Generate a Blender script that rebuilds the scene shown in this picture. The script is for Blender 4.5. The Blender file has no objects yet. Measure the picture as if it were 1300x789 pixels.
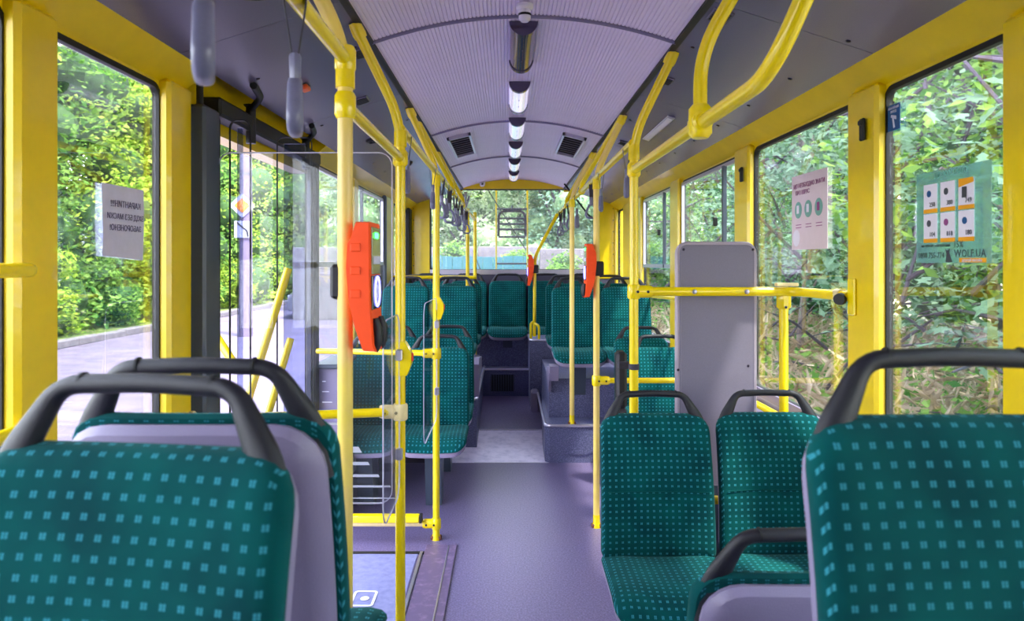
import bpy, math, random
import numpy as np
from mathutils import Vector, Matrix

# ------------------------------------------------------------------ camera, sky, sun, exposure
S = bpy.context.scene
COL = S.collection
EYE = 1.55
cam_d = bpy.data.cameras.new('camera')
cam = bpy.data.objects.new('camera', cam_d)
COL.objects.link(cam)
cam.location = (0, 0, EYE)
cam.rotation_euler = (math.pi / 2, 0, 0)
cam_d.sensor_width = 36
cam_d.lens = 900 / 1300 * 36
cam_d.shift_x = 5 / 1300
cam_d.shift_y = -62.5 / 1300
cam_d.clip_start = 0.05
cam_d.clip_end = 400
cam_d.dof.use_dof = True
cam_d.dof.focus_distance = 3.6
cam_d.dof.aperture_fstop = 5.0
S.camera = cam

w = bpy.data.worlds.new('world')
S.world = w
w.use_nodes = True
wn = w.node_tree
bg = wn.nodes['Background']
tc = wn.nodes.new('ShaderNodeTexCoord')
sp = wn.nodes.new('ShaderNodeSeparateXYZ')
rp = wn.nodes.new('ShaderNodeValToRGB')
wn.links.new(tc.outputs['Generated'], sp.inputs[0])
wn.links.new(sp.outputs['Z'], rp.inputs[0])
rp.color_ramp.elements[0].position = 0.0
rp.color_ramp.elements[0].color = (0.93, 0.93, 1.0, 1)
rp.color_ramp.elements[1].position = 1.0
rp.color_ramp.elements[1].color = (0.62, 0.72, 1.0, 1)
wn.links.new(rp.outputs[0], bg.inputs['Color'])
bg.inputs['Strength'].default_value = 5.4

sun_d = bpy.data.lights.new('sun', 'SUN')
sun_d.energy = 7.5
sun_d.angle = math.radians(4)
sun_d.color = (1.0, 0.95, 0.82)
sun = bpy.data.objects.new('sun', sun_d)
COL.objects.link(sun)
sun.rotation_euler = Vector((-0.46, 0.42, -1.25)).to_track_quat('-Z', 'Y').to_euler()

S.view_settings.view_transform = 'Standard'
S.view_settings.look = 'None'
S.view_settings.gamma = 1.0
S.view_settings.use_curve_mapping = False
S.view_settings.exposure = 1.0

R = random.Random(7)
PI = math.pi
XC, XR, XL = 0.06, 1.25, -1.13          # centre line of the bus, inner faces of its side walls
YF, YB = -2.6, 8.1                      # front and rear of the saloon


def at(px, py, Y):
    return Vector(((px - 645) * Y / 900, Y, EYE - (py - 332) * Y / 900))

# ------------------------------------------------------------------ materials
def lin(c):
    return tuple(((v / 255) / 12.92 if v / 255 <= .04045 else ((v / 255 + .055) / 1.055) ** 2.4) for v in c)


def new_mat(name):
    m = bpy.data.materials.new(name)
    m.use_nodes = True
    return m, m.node_tree, m.node_tree.nodes['Principled BSDF']


def mat(name, rgb, rough=.5, metal=0., var=.0, scale=30., bump=0., spec=.5, rgb2=None, thr=None, trans=0., emit=None, coat=0.):
    m, t, b = new_mat(name)
    c = lin(rgb)
    b.inputs['Roughness'].default_value = rough
    b.inputs['Metallic'].default_value = metal
    b.inputs['Specular IOR Level'].default_value = spec
    b.inputs['Base Color'].default_value = (*c, 1)
    b.inputs['Coat Weight'].default_value = coat
    if var or bump or rgb2:
        co = t.nodes.new('ShaderNodeTexCoord')
        n = t.nodes.new('ShaderNodeTexNoise')
        n.inputs['Scale'].default_value = scale
        n.inputs['Detail'].default_value = 5
        n.inputs['Roughness'].default_value = .65
        t.links.new(co.outputs['Object'], n.inputs['Vector'])
        r = t.nodes.new('ShaderNodeValToRGB')
        c2 = lin(rgb2) if rgb2 else tuple(min(1, v * (1 + var)) for v in c)
        c1 = c if rgb2 else tuple(v * (1 - var) for v in c)
        lo, hi = thr if thr else (.3, .7)
        r.color_ramp.elements[0].position = lo
        r.color_ramp.elements[1].position = hi
        r.color_ramp.elements[0].color = (*c1, 1)
        r.color_ramp.elements[1].color = (*c2, 1)
        t.links.new(n.outputs['Fac'], r.inputs[0])
        t.links.new(r.outputs[0], b.inputs['Base Color'])
        if bump:
            bp = t.nodes.new('ShaderNodeBump')
            bp.inputs['Strength'].default_value = bump
            bp.inputs['Distance'].default_value = .004
            t.links.new(n.outputs['Fac'], bp.inputs['Height'])
            t.links.new(bp.outputs[0], b.inputs['Normal'])
    if emit:
        b.inputs['Emission Color'].default_value = (*c, 1)
        b.inputs['Emission Strength'].default_value = emit
    return m


def math_node(t, op, a, b=None):
    n = t.nodes.new('ShaderNodeMath')
    n.operation = op
    for i, v in enumerate((a, b)):
        if v is None:
            continue
        if isinstance(v, (int, float)):
            n.inputs[i].default_value = v
        else:
            t.links.new(v, n.inputs[i])
    return n.outputs[0]


def fabric():
    """woven teal moquette with a grid of small 2 x 2 squares; UVs are metres"""
    m, t, b = new_mat('teal_moquette')
    uv = t.nodes.new('ShaderNodeUVMap')
    s = t.nodes.new('ShaderNodeSeparateXYZ')
    t.links.new(uv.outputs[0], s.inputs[0])

    def dots(sock, pitch):
        f = math_node(t, 'FRACT', math_node(t, 'DIVIDE', sock, pitch))
        a = math_node(t, 'ABSOLUTE', math_node(t, 'SUBTRACT', f, .5))       # distance from the cell centre
        hi = math_node(t, 'LESS_THAN', a, .165)
        return hi
    du = dots(s.outputs['X'], .0236)
    dv = dots(s.outputs['Y'], .0222)
    def split(sock, pitch, w_):
        f = math_node(t, 'FRACT', math_node(t, 'DIVIDE', sock, pitch))
        return math_node(t, 'GREATER_THAN', math_node(t, 'ABSOLUTE', math_node(t, 'SUBTRACT', f, .5)), w_)
    gx = math_node(t, 'ADD', math_node(t, 'MULTIPLY', split(s.outputs['X'], .0236, .04), .7), .3)
    gy = math_node(t, 'ADD', math_node(t, 'MULTIPLY', split(s.outputs['Y'], .0222, .02), .35), .65)
    d = math_node(t, 'MULTIPLY', math_node(t, 'MULTIPLY', du, dv), math_node(t, 'MULTIPLY', gx, gy))
    n = t.nodes.new('ShaderNodeTexNoise')
    n.inputs['Scale'].default_value = 900
    t.links.new(uv.outputs[0], n.inputs['Vector'])
    n2 = t.nodes.new('ShaderNodeTexNoise')
    n2.inputs['Scale'].default_value = 9
    t.links.new(uv.outputs[0], n2.inputs['Vector'])
    r = t.nodes.new('ShaderNodeValToRGB')
    r.color_ramp.elements[0].position = .3
    r.color_ramp.elements[1].position = .75
    r.color_ramp.elements[0].color = (*lin((0, 58, 62)), 1)
    r.color_ramp.elements[1].color = (*lin((0, 82, 80)), 1)
    t.links.new(n2.outputs['Fac'], r.inputs[0])
    mx = t.nodes.new('ShaderNodeMix')
    mx.data_type = 'RGBA'
    dd = math_node(t, 'MULTIPLY', d, math_node(t, 'ADD', n.outputs['Fac'], .25))
    t.links.new(dd, mx.inputs['Factor'])
    t.links.new(r.outputs[0], mx.inputs['A'])
    mx.inputs['B'].default_value = (*lin((58, 148, 166)), 1)
    t.links.new(mx.outputs['Result'], b.inputs['Base Color'])
    b.inputs['Roughness'].default_value = .9
    b.inputs['Sheen Weight'].default_value = .10
    b.inputs['Sheen Tint'].default_value = (.35, .9, .85, 1)
    b.inputs['Specular IOR Level'].default_value = .1
    bp = t.nodes.new('ShaderNodeBump')
    bp.inputs['Strength'].default_value = .25
    bp.inputs['Distance'].default_value = .001
    t.links.new(n.outputs['Fac'], bp.inputs['Height'])
    t.links.new(bp.outputs[0], b.inputs['Normal'])
    return m


def glass_mat(name, tint=(1, 1, 1), refl=1.0, haze=0., hazecol=(.8, .85, .9)):
    m = bpy.data.materials.new(name)
    m.use_nodes = True
    t = m.node_tree
    t.nodes.clear()
    o = t.nodes.new('ShaderNodeOutputMaterial')
    tr = t.nodes.new('ShaderNodeBsdfTransparent')
    tr.inputs[0].default_value = (*tint, 1)
    g = t.nodes.new('ShaderNodeBsdfGlossy')
    g.inputs['Roughness'].default_value = .015
    f = t.nodes.new('ShaderNodeFresnel')
    f.inputs[0].default_value = 1.45
    fm = math_node(t, 'MULTIPLY', f.outputs[0], refl)
    mx = t.nodes.new('ShaderNodeMixShader')
    t.links.new(fm, mx.inputs[0])
    src = tr.outputs[0]
    if haze:
        d = t.nodes.new('ShaderNodeBsdfDiffuse')
        d.inputs[0].default_value = (*hazecol, 1)
        hx = t.nodes.new('ShaderNodeMixShader')
        hx.inputs[0].default_value = haze
        t.links.new(tr.outputs[0], hx.inputs[1])
        t.links.new(d.outputs[0], hx.inputs[2])
        src = hx.outputs[0]
    t.links.new(src, mx.inputs[1])
    t.links.new(g.outputs[0], mx.inputs[2])
    t.links.new(mx.outputs[0], o.inputs[0])
    return m


def leaf_mat(name, a, b_, trans=.45):
    m, t, b = new_mat(name)
    g = t.nodes.new('ShaderNodeNewGeometry')
    r = t.nodes.new('ShaderNodeValToRGB')
    r.color_ramp.elements[0].color = (*lin(a), 1)
    r.color_ramp.elements[1].color = (*lin(b_), 1)
    t.links.new(g.outputs['Random Per Island'], r.inputs[0])
    out = t.nodes['Material Output']
    d = t.nodes.new('ShaderNodeBsdfDiffuse')
    tl = t.nodes.new('ShaderNodeBsdfTranslucent')
    t.links.new(r.outputs[0], d.inputs[0])
    t.links.new(r.outputs[0], tl.inputs[0])
    mx = t.nodes.new('ShaderNodeMixShader')
    mx.inputs[0].default_value = trans
    t.links.new(d.outputs[0], mx.inputs[1])
    t.links.new(tl.outputs[0], mx.inputs[2])
    t.nodes.remove(b)
    t.links.new(mx.outputs[0], out.inputs[0])
    return m


M = dict(
    yellow=mat('yellow_paint', (240, 206, 0), .32, var=.06, scale=6, coat=.3),
    pole=mat('pole_yellow', (246, 216, 2), .26, var=.05, scale=9, coat=.4),
    pale=mat('pale_pole_yellow', (238, 206, 118), .34, rgb2=(246, 218, 80), scale=5, thr=(.4, .75)),  # cream-to-yellow mottle for the paler poles
    cream=mat('cream_clamp', (236, 214, 158), .4, var=.08, scale=30),
    ceil=mat('ceiling_laminate', (226, 214, 244), .38, var=.03, scale=4),
    groove=mat('groove_grey', (120, 112, 150), .6, var=.05),
    cove=mat('cove_laminate', (104, 98, 124), .27, var=.05, scale=250, bump=.05),
    white=mat('white_plastic', (226, 222, 236), .4, var=.03),
    shell=mat('lavender_grey_plastic', (134, 124, 154), .42, var=.05, scale=400, bump=.25),
    panel=mat('grey_laminate', (116, 110, 130), .5, var=.07, scale=300, bump=.05),
    paneledge=mat('panel_edging', (172, 160, 176), .45, var=.05),
    black=mat('black_plastic', (20, 20, 32), .45, var=.12, scale=500, bump=.3),
    rubber=mat('black_rubber', (14, 16, 20), .6, var=.1),
    column=mat('dark_column_grey', (62, 72, 88), .4, var=.05),
    metal=mat('aluminium', (196, 192, 210), .3, metal=.85, var=.05),
    chrome=mat('chrome', (215, 212, 228), .12, metal=1, var=.03),
    bolt=mat('dark_bolt', (40, 34, 50), .35, metal=.6, var=.1),
    floor=mat('speckled_vinyl', (92, 82, 118), .36, rgb2=(124, 112, 150), scale=110, thr=(.42, .62), bump=.05),
    floorlight=mat('pale_vinyl', (226, 216, 242), .34, rgb2=(192, 182, 216), scale=14, thr=(.45, .7), bump=.08),  # paler mottled vinyl for the lower part of the slope
    podium=mat('podium_vinyl', (80, 82, 118), .45, rgb2=(132, 134, 172), scale=120, thr=(.45, .7), bump=.05),
    ramp=mat('ramp_grey', (132, 134, 176), .5, rgb2=(110, 112, 156), scale=30, thr=(.35, .7), bump=.06),
    strip=mat('worn_strip', (98, 82, 116), .38, rgb2=(140, 118, 150), scale=18, thr=(.5, .72), bump=.1),
    rust=mat('rusty_steel', (120, 66, 40), .7, rgb2=(70, 40, 36), scale=120, thr=(.4, .7)),
    orange=mat('validator_orange', (255, 76, 0), .55, var=.03, scale=300, bump=.08),
    grip=mat('grey_grip', (112, 112, 140), .35, var=.06, scale=200),
    strap=mat('strap_webbing', (58, 54, 66), .8, var=.15, scale=300),
    lens=mat('smoked_lens', (92, 84, 110), .12, metal=.5, var=.03),
    wallp=mat('wall_laminate', (176, 170, 196), .45, var=.05, scale=120),
    darkwall=mat('dark_rear_wall', (74, 72, 96), .5, var=.1, scale=120),
    led=mat('green_led', (40, 255, 70), emit=9), blueled=mat('blue_led', (110, 110, 255), emit=5),
    screen=mat('black_screen', (12, 12, 30), .12), olive=mat('olive_display', (110, 112, 40), .2, var=.1),
    signw=mat('sign_white', (150, 150, 170), .6), signo=mat('sign_orange', (200, 110, 5), .6), blocker=mat('blocker_grey', (84, 82, 98), .6),
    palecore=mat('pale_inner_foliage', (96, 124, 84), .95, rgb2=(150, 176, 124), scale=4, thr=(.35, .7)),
    tube=mat('lit_tube_cover', (222, 218, 240), .12, metal=.75, emit=.35),
    red=mat('red_button', (225, 20, 16), .4), amber=mat('amber_lens', (235, 92, 30), .3),
    paper=mat('paper', (216, 214, 240), .7, var=.04), ink=mat('ink', (70, 62, 112), .7),
    pinkpaper=mat('pale_poster', (226, 206, 214), .7, var=.03), purpleink=mat('purple_ink', (150, 70, 130), .7),
    cardw=mat('card_white', (236, 228, 240), .6, var=.02), orangep=mat('orange_print', (246, 166, 10), .6),
    greenp=mat('green_print', (120, 170, 160), .6), darkp=mat('dark_print', (66, 70, 78), .6),
    bluep=mat('blue_sign', (18, 82, 140), .5), decal=mat('white_decal', (218, 220, 240), .6, var=.05),
    asphalt=mat('asphalt', (112, 100, 120), .85, rgb2=(88, 78, 94), scale=2.2, thr=(.35, .7), bump=.1),
    grass=mat('verge_grass', (66, 92, 40), .9, rgb2=(120, 130, 60), scale=3, thr=(.35, .7), bump=.4),
    dry=mat('dry_litter', (176, 152, 130), .9, rgb2=(120, 136, 76), scale=1.7, thr=(.4, .65), bump=.5),
    kerb=mat('concrete', (128, 120, 126), .8, rgb2=(98, 92, 98), scale=5, thr=(.35, .7)),
    bark=mat('bark', (92, 80, 96), .9, rgb2=(60, 50, 58), scale=12, thr=(.35, .7), bump=.5),
    palebark=mat('pale_bark', (150, 136, 128), .9, rgb2=(110, 92, 96), scale=12, thr=(.35, .7), bump=.4),
    pcon=mat('pole_concrete', (104, 92, 116), .8, var=.1, scale=4),
    teal=mat('teal_boards', (26, 92, 98), .6, var=.1, scale=3), bluecar=mat('blue_car_paint', (26, 44, 150), .2, coat=.7, var=.02),
    whitecar=mat('white_car_paint', (160, 158, 166), .22, coat=.7, var=.02), tyre=mat('tyre', (28, 28, 34), .8, var=.1),
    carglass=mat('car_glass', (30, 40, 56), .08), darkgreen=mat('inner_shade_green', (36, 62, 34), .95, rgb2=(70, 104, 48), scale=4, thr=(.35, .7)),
)
M['fabric'] = fabric()
M['glass'] = glass_mat('window_glass', (.97, .99, .985), .45)
M['plexi'] = glass_mat('plexiglass', (.95, .96, .985), .8, haze=.02)
M['doorglass'] = glass_mat('tinted_door_glass', (.58, .62, .74), .8, haze=.03, hazecol=(.3, .35, .5))
M['rearglass'] = glass_mat('hazy_rear_glass', (.97, .98, 1), .4, haze=.10, hazecol=(.85, .85, .95))  # thin pale diffuse layer mixed into the rear pane
M['film'] = glass_mat('greenish_film', (.72, .9, .86), .6, haze=.35, hazecol=lin((150, 200, 195)))
M['clear'] = glass_mat('clear_plexi', (.96, .97, .99), .3)
M['edge'] = mat('plexi_edge', (196, 190, 214), .3, var=.03)
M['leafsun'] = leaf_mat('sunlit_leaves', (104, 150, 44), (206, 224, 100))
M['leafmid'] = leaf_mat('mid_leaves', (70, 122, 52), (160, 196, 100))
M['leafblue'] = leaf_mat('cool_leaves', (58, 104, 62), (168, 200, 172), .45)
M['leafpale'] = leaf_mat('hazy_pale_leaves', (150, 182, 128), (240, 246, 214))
M['leafdry'] = leaf_mat('dry_stems', (176, 152, 128), (226, 206, 184), .3)

# ------------------------------------------------------------------ mesh helpers
class MB:
    def __init__(s):
        s.v, s.f, s.uv = [], [], None

    def add(s, vs, fs):
        n = len(s.v)
        s.v += [tuple(v) for v in vs]
        s.f += [tuple(n + i for i in f) for f in fs]

    def box(s, x0, x1, y0, y1, z0, z1):
        vs = [(x, y, z) for x in (x0, x1) for y in (y0, y1) for z in (z0, z1)]
        s.add(vs, [(0, 1, 3, 2), (4, 6, 7, 5), (0, 4, 5, 1), (2, 3, 7, 6), (0, 2, 6, 4), (1, 5, 7, 3)])
        return s

    def bbox(s, x0, x1, y0, y1, z0, z1, b=.006):
        """box with chamfered edges"""
        b = min(b, (x1 - x0) / 2.2, (y1 - y0) / 2.2, (z1 - z0) / 2.2)
        c = [(x0, x1), (y0, y1), (z0, z1)]
        pts, idx = [], {}
        for i in (0, 1):
            for j in (0, 1):
                for k in (0, 1):
                    for ax in range(3):
                        p = [c[0][i], c[1][j], c[2][k]]
                        for a, sgn in zip(range(3), (i, j, k)):
                            if a != ax:
                                p[a] += b if sgn == 0 else -b
                        idx[(i, j, k, ax)] = len(pts)
                        pts.append(p)
        F = []
        for ax in range(3):
            o = [a for a in range(3) if a != ax]
            for sgn in (0, 1):
                q = []
                for a, b2 in ((0, 0), (1, 0), (1, 1), (0, 1)):
                    key = [0, 0, 0]
                    key[ax] = sgn
                    key[o[0]] = a
                    key[o[1]] = b2
                    q.append(idx[(*key, ax)])
                F.append(q)
        for ax in range(3):
            o = [a for a in range(3) if a != ax]
            for a in (0, 1):
                for b2 in (0, 1):
                    k0, k1 = [0, 0, 0], [0, 0, 0]
                    k0[o[0]] = k1[o[0]] = a
                    k0[o[1]] = k1[o[1]] = b2
                    k1[ax] = 1
                    F.append([idx[(*k0, o[0])], idx[(*k1, o[0])], idx[(*k1, o[1])], idx[(*k0, o[1])]])
        for i in (0, 1):
            for j in (0, 1):
                for k in (0, 1):
                    F.append([idx[(i, j, k, 0)], idx[(i, j, k, 1)], idx[(i, j, k, 2)]])
        s.add(pts, F)
        return s

    def prism(s, poly, axis, a, b):
        """poly: 2-D points in the other two axes (in xyz order), swept from a to b along axis"""
        def mk(p, t):
            q = list(p)
            q.insert(axis, t)
            return q
        n = len(poly)
        s.add([mk(p, a) for p in poly] + [mk(p, b) for p in poly],
              [tuple(range(n)), tuple(range(2 * n - 1, n - 1, -1))] + [(i, (i + 1) % n, n + (i + 1) % n, n + i) for i in range(n)])
        return s

    def tube(s, path, r, seg=12, cap=True, flat=None):
        P = [Vector(p) for p in path]
        n = len(P)
        rs = r if isinstance(r, (list, tuple)) else [r] * n
        T = []
        for i in range(n):
            d = (P[min(i + 1, n - 1)] - P[max(i - 1, 0)])
            T.append(d.normalized() if d.length > 1e-9 else Vector((0, 0, 1)))
        u = T[0].orthogonal().normalized() if flat is None else Vector(flat)
        vs = []
        for i in range(n):
            u = (u - T[i] * u.dot(T[i])).normalized()
            w_ = T[i].cross(u)
            ra, rb = rs[i] if isinstance(rs[i], tuple) else (rs[i], rs[i])
            for k in range(seg):
                a = 2 * PI * k / seg
                vs.append(P[i] + u * math.cos(a) * ra + w_ * math.sin(a) * rb)
        fs = [(i * seg + k, i * seg + (k + 1) % seg, (i + 1) * seg + (k + 1) % seg, (i + 1) * seg + k) for i in range(n - 1) for k in range(seg)]
        if cap:
            fs += [tuple(range(seg))[::-1], tuple((n - 1) * seg + k for k in range(seg))]
        s.add(vs, fs)
        return s

    def lathe(s, prof, c, axis=(0, 0, 1), seg=20):
        """prof: (radius, height) along axis from c"""
        A = Vector(axis).normalized()
        u = A.orthogonal().normalized()
        v = A.cross(u)
        c = Vector(c)
        vs = [c + A * h + (u * math.cos(2 * PI * k / seg) + v * math.sin(2 * PI * k / seg)) * r for r, h in prof for k in range(seg)]
        n = len(prof)
        fs = [(i * seg + k, i * seg + (k + 1) % seg, (i + 1) * seg + (k + 1) % seg, (i + 1) * seg + k) for i in range(n - 1) for k in range(seg)]
        fs += [tuple(range(seg))[::-1], tuple((n - 1) * seg + k for k in range(seg))]
        s.add(vs, fs)
        return s

    def build(s, name, m, parent=None, smooth=False, **props):
        me = bpy.data.meshes.new(name)
        me.from_pydata(s.v, [], s.f)
        if s.uv:
            ul = me.uv_layers.new(name='UVMap')
            for lp in me.loops:
                ul.data[lp.index].uv = s.uv[lp.vertex_index]
        fix_normals(me)
        if smooth:
            me.polygons.foreach_set('use_smooth', [True] * len(me.polygons))
            try:
                me.set_sharp_from_angle(angle=math.radians(40))
            except Exception:
                pass
        me.materials.append(m)
        o = bpy.data.objects.new(name, me)
        COL.objects.link(o)
        if parent:
            o.parent = parent
        for k, v in props.items():
            o[k] = v
        return o


import bmesh
def fix_normals(me):
    b = bmesh.new()
    b.from_mesh(me)
    bmesh.ops.recalc_face_normals(b, faces=b.faces)
    b.to_mesh(me)
    b.free()


def fillet(path, r, n=6):
    P = [Vector(p) for p in path]
    out = [P[0]]
    for i in range(1, len(P) - 1):
        a, b, c = P[i - 1], P[i], P[i + 1]
        d1, d2 = (a - b), (c - b)
        k = min(r, d1.length * .48, d2.length * .48)
        p, q = b + d1.normalized() * k, b + d2.normalized() * k
        for j in range(n + 1):
            t = j / n
            out.append(p * (1 - t) ** 2 + b * 2 * t * (1 - t) + q * t * t)
    out.append(P[-1])
    return out


def thing(name, label, cat, loc=(0, 0, 0), rz=0., group=None):
    o = bpy.data.objects.new(name, None)
    COL.objects.link(o)
    o.empty_display_size = .05
    o.location = loc
    o.rotation_euler = (0, 0, rz)
    o['label'] = label
    o['category'] = cat
    if group:
        o['group'] = group
    return o


def tag(o, label, cat, group=None, kind=None):
    o['label'] = label
    o['category'] = cat
    if group:
        o['group'] = group
    if kind:
        o['kind'] = kind
    return o


def struct(name, parent=None):
    o = bpy.data.objects.new(name, None)
    COL.objects.link(o)
    o.empty_display_size = .05
    o['kind'] = 'structure'
    return o


def copy_tree(o, parent=None):
    c = o.copy()
    COL.objects.link(c)
    c.parent = parent
    for ch in KIDS.get(o.name, [x for x in COL.objects if x.parent == o]):
        copy_tree(ch, c)
    return c


KIDS = {}


def rrect(w_, h_, r, n=5, m=4):
    """rounded rectangle outline, w x h centred; r may be (bottom, top); each side has m inner points"""
    rb, rt = r if isinstance(r, tuple) else (r, r)
    pts = []
    C = [(w_ / 2 - rb, -h_ / 2 + rb, rb, -PI / 2), (w_ / 2 - rt, h_ / 2 - rt, rt, 0), (-w_ / 2 + rt, h_ / 2 - rt, rt, PI / 2), (-w_ / 2 + rb, -h_ / 2 + rb, rb, PI)]
    for ci, (cx, cy, rr, a0) in enumerate(C):
        arc = [(cx + rr * math.cos(a0 + PI / 2 * k / n), cy + rr * math.sin(a0 + PI / 2 * k / n)) for k in range(n + 1)]
        pts += arc
        nx = C[(ci + 1) % 4]
        q = (nx[0] + nx[2] * math.cos(nx[3]), nx[1] + nx[2] * math.sin(nx[3]))
        p = arc[-1]
        for k in range(1, m):
            pts.append((p[0] + (q[0] - p[0]) * k / m, p[1] + (q[1] - p[1]) * k / m))
    return pts


def pillow(w_, h_, r, rings, fmap, m=7):
    """closed cushion: rings = [(inset, depth)], front centre first to back centre; fmap(x, z, depth) -> 3-D point"""
    mb = MB()
    uv = []
    N = None
    rb, rt = r if isinstance(r, tuple) else (r, r)
    for ins, dep in rings:
        o = rrect(w_ - 2 * ins, h_ - 2 * ins, (max(rb - ins, .004), max(rt - ins, .004)), m=m)
        N = len(o)
        for x, z in o:
            mb.v.append(tuple(fmap(x, z, dep)))
            uv.append((x + 2 + .0118, z + 2 + (dep if ins < .01 else 0)))
    K = len(rings)
    for i in range(K - 1):
        for k in range(N):
            mb.f.append((i * N + k, i * N + (k + 1) % N, (i + 1) * N + (k + 1) % N, (i + 1) * N + k))
    mb.f.append(tuple(range(N)))
    mb.f.append(tuple((K - 1) * N + k for k in range(N))[::-1])
    mb.uv = uv
    return mb


def ring(w_, h_, r, bar, thick, plane, c):
    """rounded rectangular frame in a plane: plane 'x' (faces +-x), 'y' (faces +-y)"""
    o = rrect(w_, h_, r)
    i = rrect(w_ - 2 * bar, h_ - 2 * bar, max(r - bar, .008))
    mb = MB()
    n = len(o)
    for t in (-thick / 2, thick / 2):
        for p in (o, i):
            for a, b in p:
                mb.v.append((c[0] + t, c[1] + a, c[2] + b) if plane == 'x' else (c[0] + a, c[1] + t, c[2] + b))
    for k in range(n):
        j = (k + 1) % n
        mb.f += [(k, j, n + j, n + k), (2 * n + k, 2 * n + j, 3 * n + j, 3 * n + k), (k, j, 2 * n + j, 2 * n + k), (n + k, n + j, 3 * n + j, 3 * n + k)]
    return mb


def text(s, size, m, name, parent, loc, rot, align='CENTER', ext=.0004, props=None, mirror=False):
    cu = bpy.data.curves.new('t', 'FONT')
    cu.body = s
    cu.size = size
    cu.align_x = align
    cu.extrude = ext
    cu.resolution_u = 2
    o = bpy.data.objects.new('t', cu)
    COL.objects.link(o)
    dg = bpy.context.evaluated_depsgraph_get()
    dg.update()
    me = bpy.data.meshes.new_from_object(o.evaluated_get(dg))
    bpy.data.objects.remove(o)
    me.materials.clear()
    me.materials.append(m)
    o = bpy.data.objects.new(name, me)
    COL.objects.link(o)
    o.parent = parent
    o.location = loc
    o.rotation_euler = rot
    if mirror:
        for v in me.vertices:
            v.co.x = -v.co.x
        me.flip_normals()
    return o

# ------------------------------------------------------------------ floor
def slab(name, poly, z0, z1, m, parent=None, kind='structure'):
    mb = MB()
    mb.prism(poly, 2, z0, z1)
    o = mb.build(name, m, parent)
    if kind and parent is None:
        o['kind'] = kind
    return o


fl = struct('floor')
slab('front_vinyl', [(XL, YF), (XR, YF), (XR, 5.45), (XL, 5.45)], -.05, 0, M['floor'], fl)
mb = MB()
SL = .15 / 1.95
def fz(y):
    return max(0, (y - 5.45) * SL) if y < 7.4 else .15
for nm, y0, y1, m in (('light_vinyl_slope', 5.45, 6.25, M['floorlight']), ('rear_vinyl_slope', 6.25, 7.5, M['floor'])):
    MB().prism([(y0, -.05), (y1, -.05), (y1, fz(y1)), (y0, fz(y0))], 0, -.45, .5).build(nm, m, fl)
MB().box(-.3, .34, 6.245, 6.26, .05, .068).build('joint_strip', M['metal'], fl)
MB().box(-.26, .3, 5.44, 5.452, 0, .003).build('joint_strip', M['metal'], fl)
# ramp plate and strip let into the floor in front of the door
MB().bbox(-1.1, -.475, 2.2, 3.74, 0, .006, .003).build('ramp_plate', M['ramp'], fl)
MB().box(-1.1, -.44, 3.745, 3.775, 0, .005).build('joint_strip', M['rubber'], fl)
MB().bbox(-.445, -.285, 2.2, 3.86, 0, .007, .003).build('tread_strip', M['strip'], fl)
MB().box(-.466, -.452, 2.2, 3.76, 0, .011).build('joint_strip', M['metal'], fl)
MB().box(-.325, -.318, 2.2, 3.84, .007, .010).build('joint_strip', M['metal'], fl)
MB().box(-.288, -.279, 2.2, 3.87, 0, .010).build('joint_strip', M['strip'], fl)
mb = ring(.11, .15, .02, .012, .002, 'y', (0, 0, 0))
mb.v = [(v[0] - .66, 3.24 + v[2], .008 + v[1]) for v in mb.v]
mb.lathe([(.02, 0), (.02, .002)], (-.655, 3.24, .007))
mb.build('wheelchair_mark', M['decal'], fl)

# ------------------------------------------------------------------ ceiling (grooved laminate on a shallow arch), coves, headers
def arch(x):            # height of the ceiling over the floor at offset x from the centre line
    return EYE + .93 - .10 * (x / .575) ** 2


ce = struct('ceiling')
cuts = [YF, -.9, .7, 2.68, 4.68, 6.25, YB]
prof = []
ng = 78
for i in range(ng):
    a = -.575 + 1.15 * i / ng
    p = 1.15 / ng
    prof += [(a, 0), (a + p * .68, 0), (a + p * .76, .004), (a + p * .92, .004)]
prof.append((.575, 0))
for k in range(len(cuts) - 1):
    y0, y1 = cuts[k] + .006, cuts[k + 1] - .006
    mb = MB()
    n = len(prof)
    for y in (y0, y1):
        mb.v += [(XC + x, y, arch(x) + d) for x, d in prof]
        mb.v += [(XC + x, y, arch(x) + .03) for x, d in prof]
    for i in range(n - 1):
        mb.f += [(i, i + 1, 2 * n + i + 1, 2 * n + i), (n + i, n + i + 1, 3 * n + i + 1, 3 * n + i)]
        mb.f += [(i, i + 1, n + i + 1, n + i), (2 * n + i, 2 * n + i + 1, 3 * n + i + 1, 3 * n + i)]
    o = mb.build('grooved_panel', M['ceil'], ce)
    if k:
        mb = MB()
        pts = [(XC + x / 20 * .575, arch(x / 20 * .575) - .003) for x in range(-20, 21)]
        mb.tube([(a, cuts[k], b) for a, b in pts], .008, 6)
        mb.build('joint_rib', M['groove'], ce, True)

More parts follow.
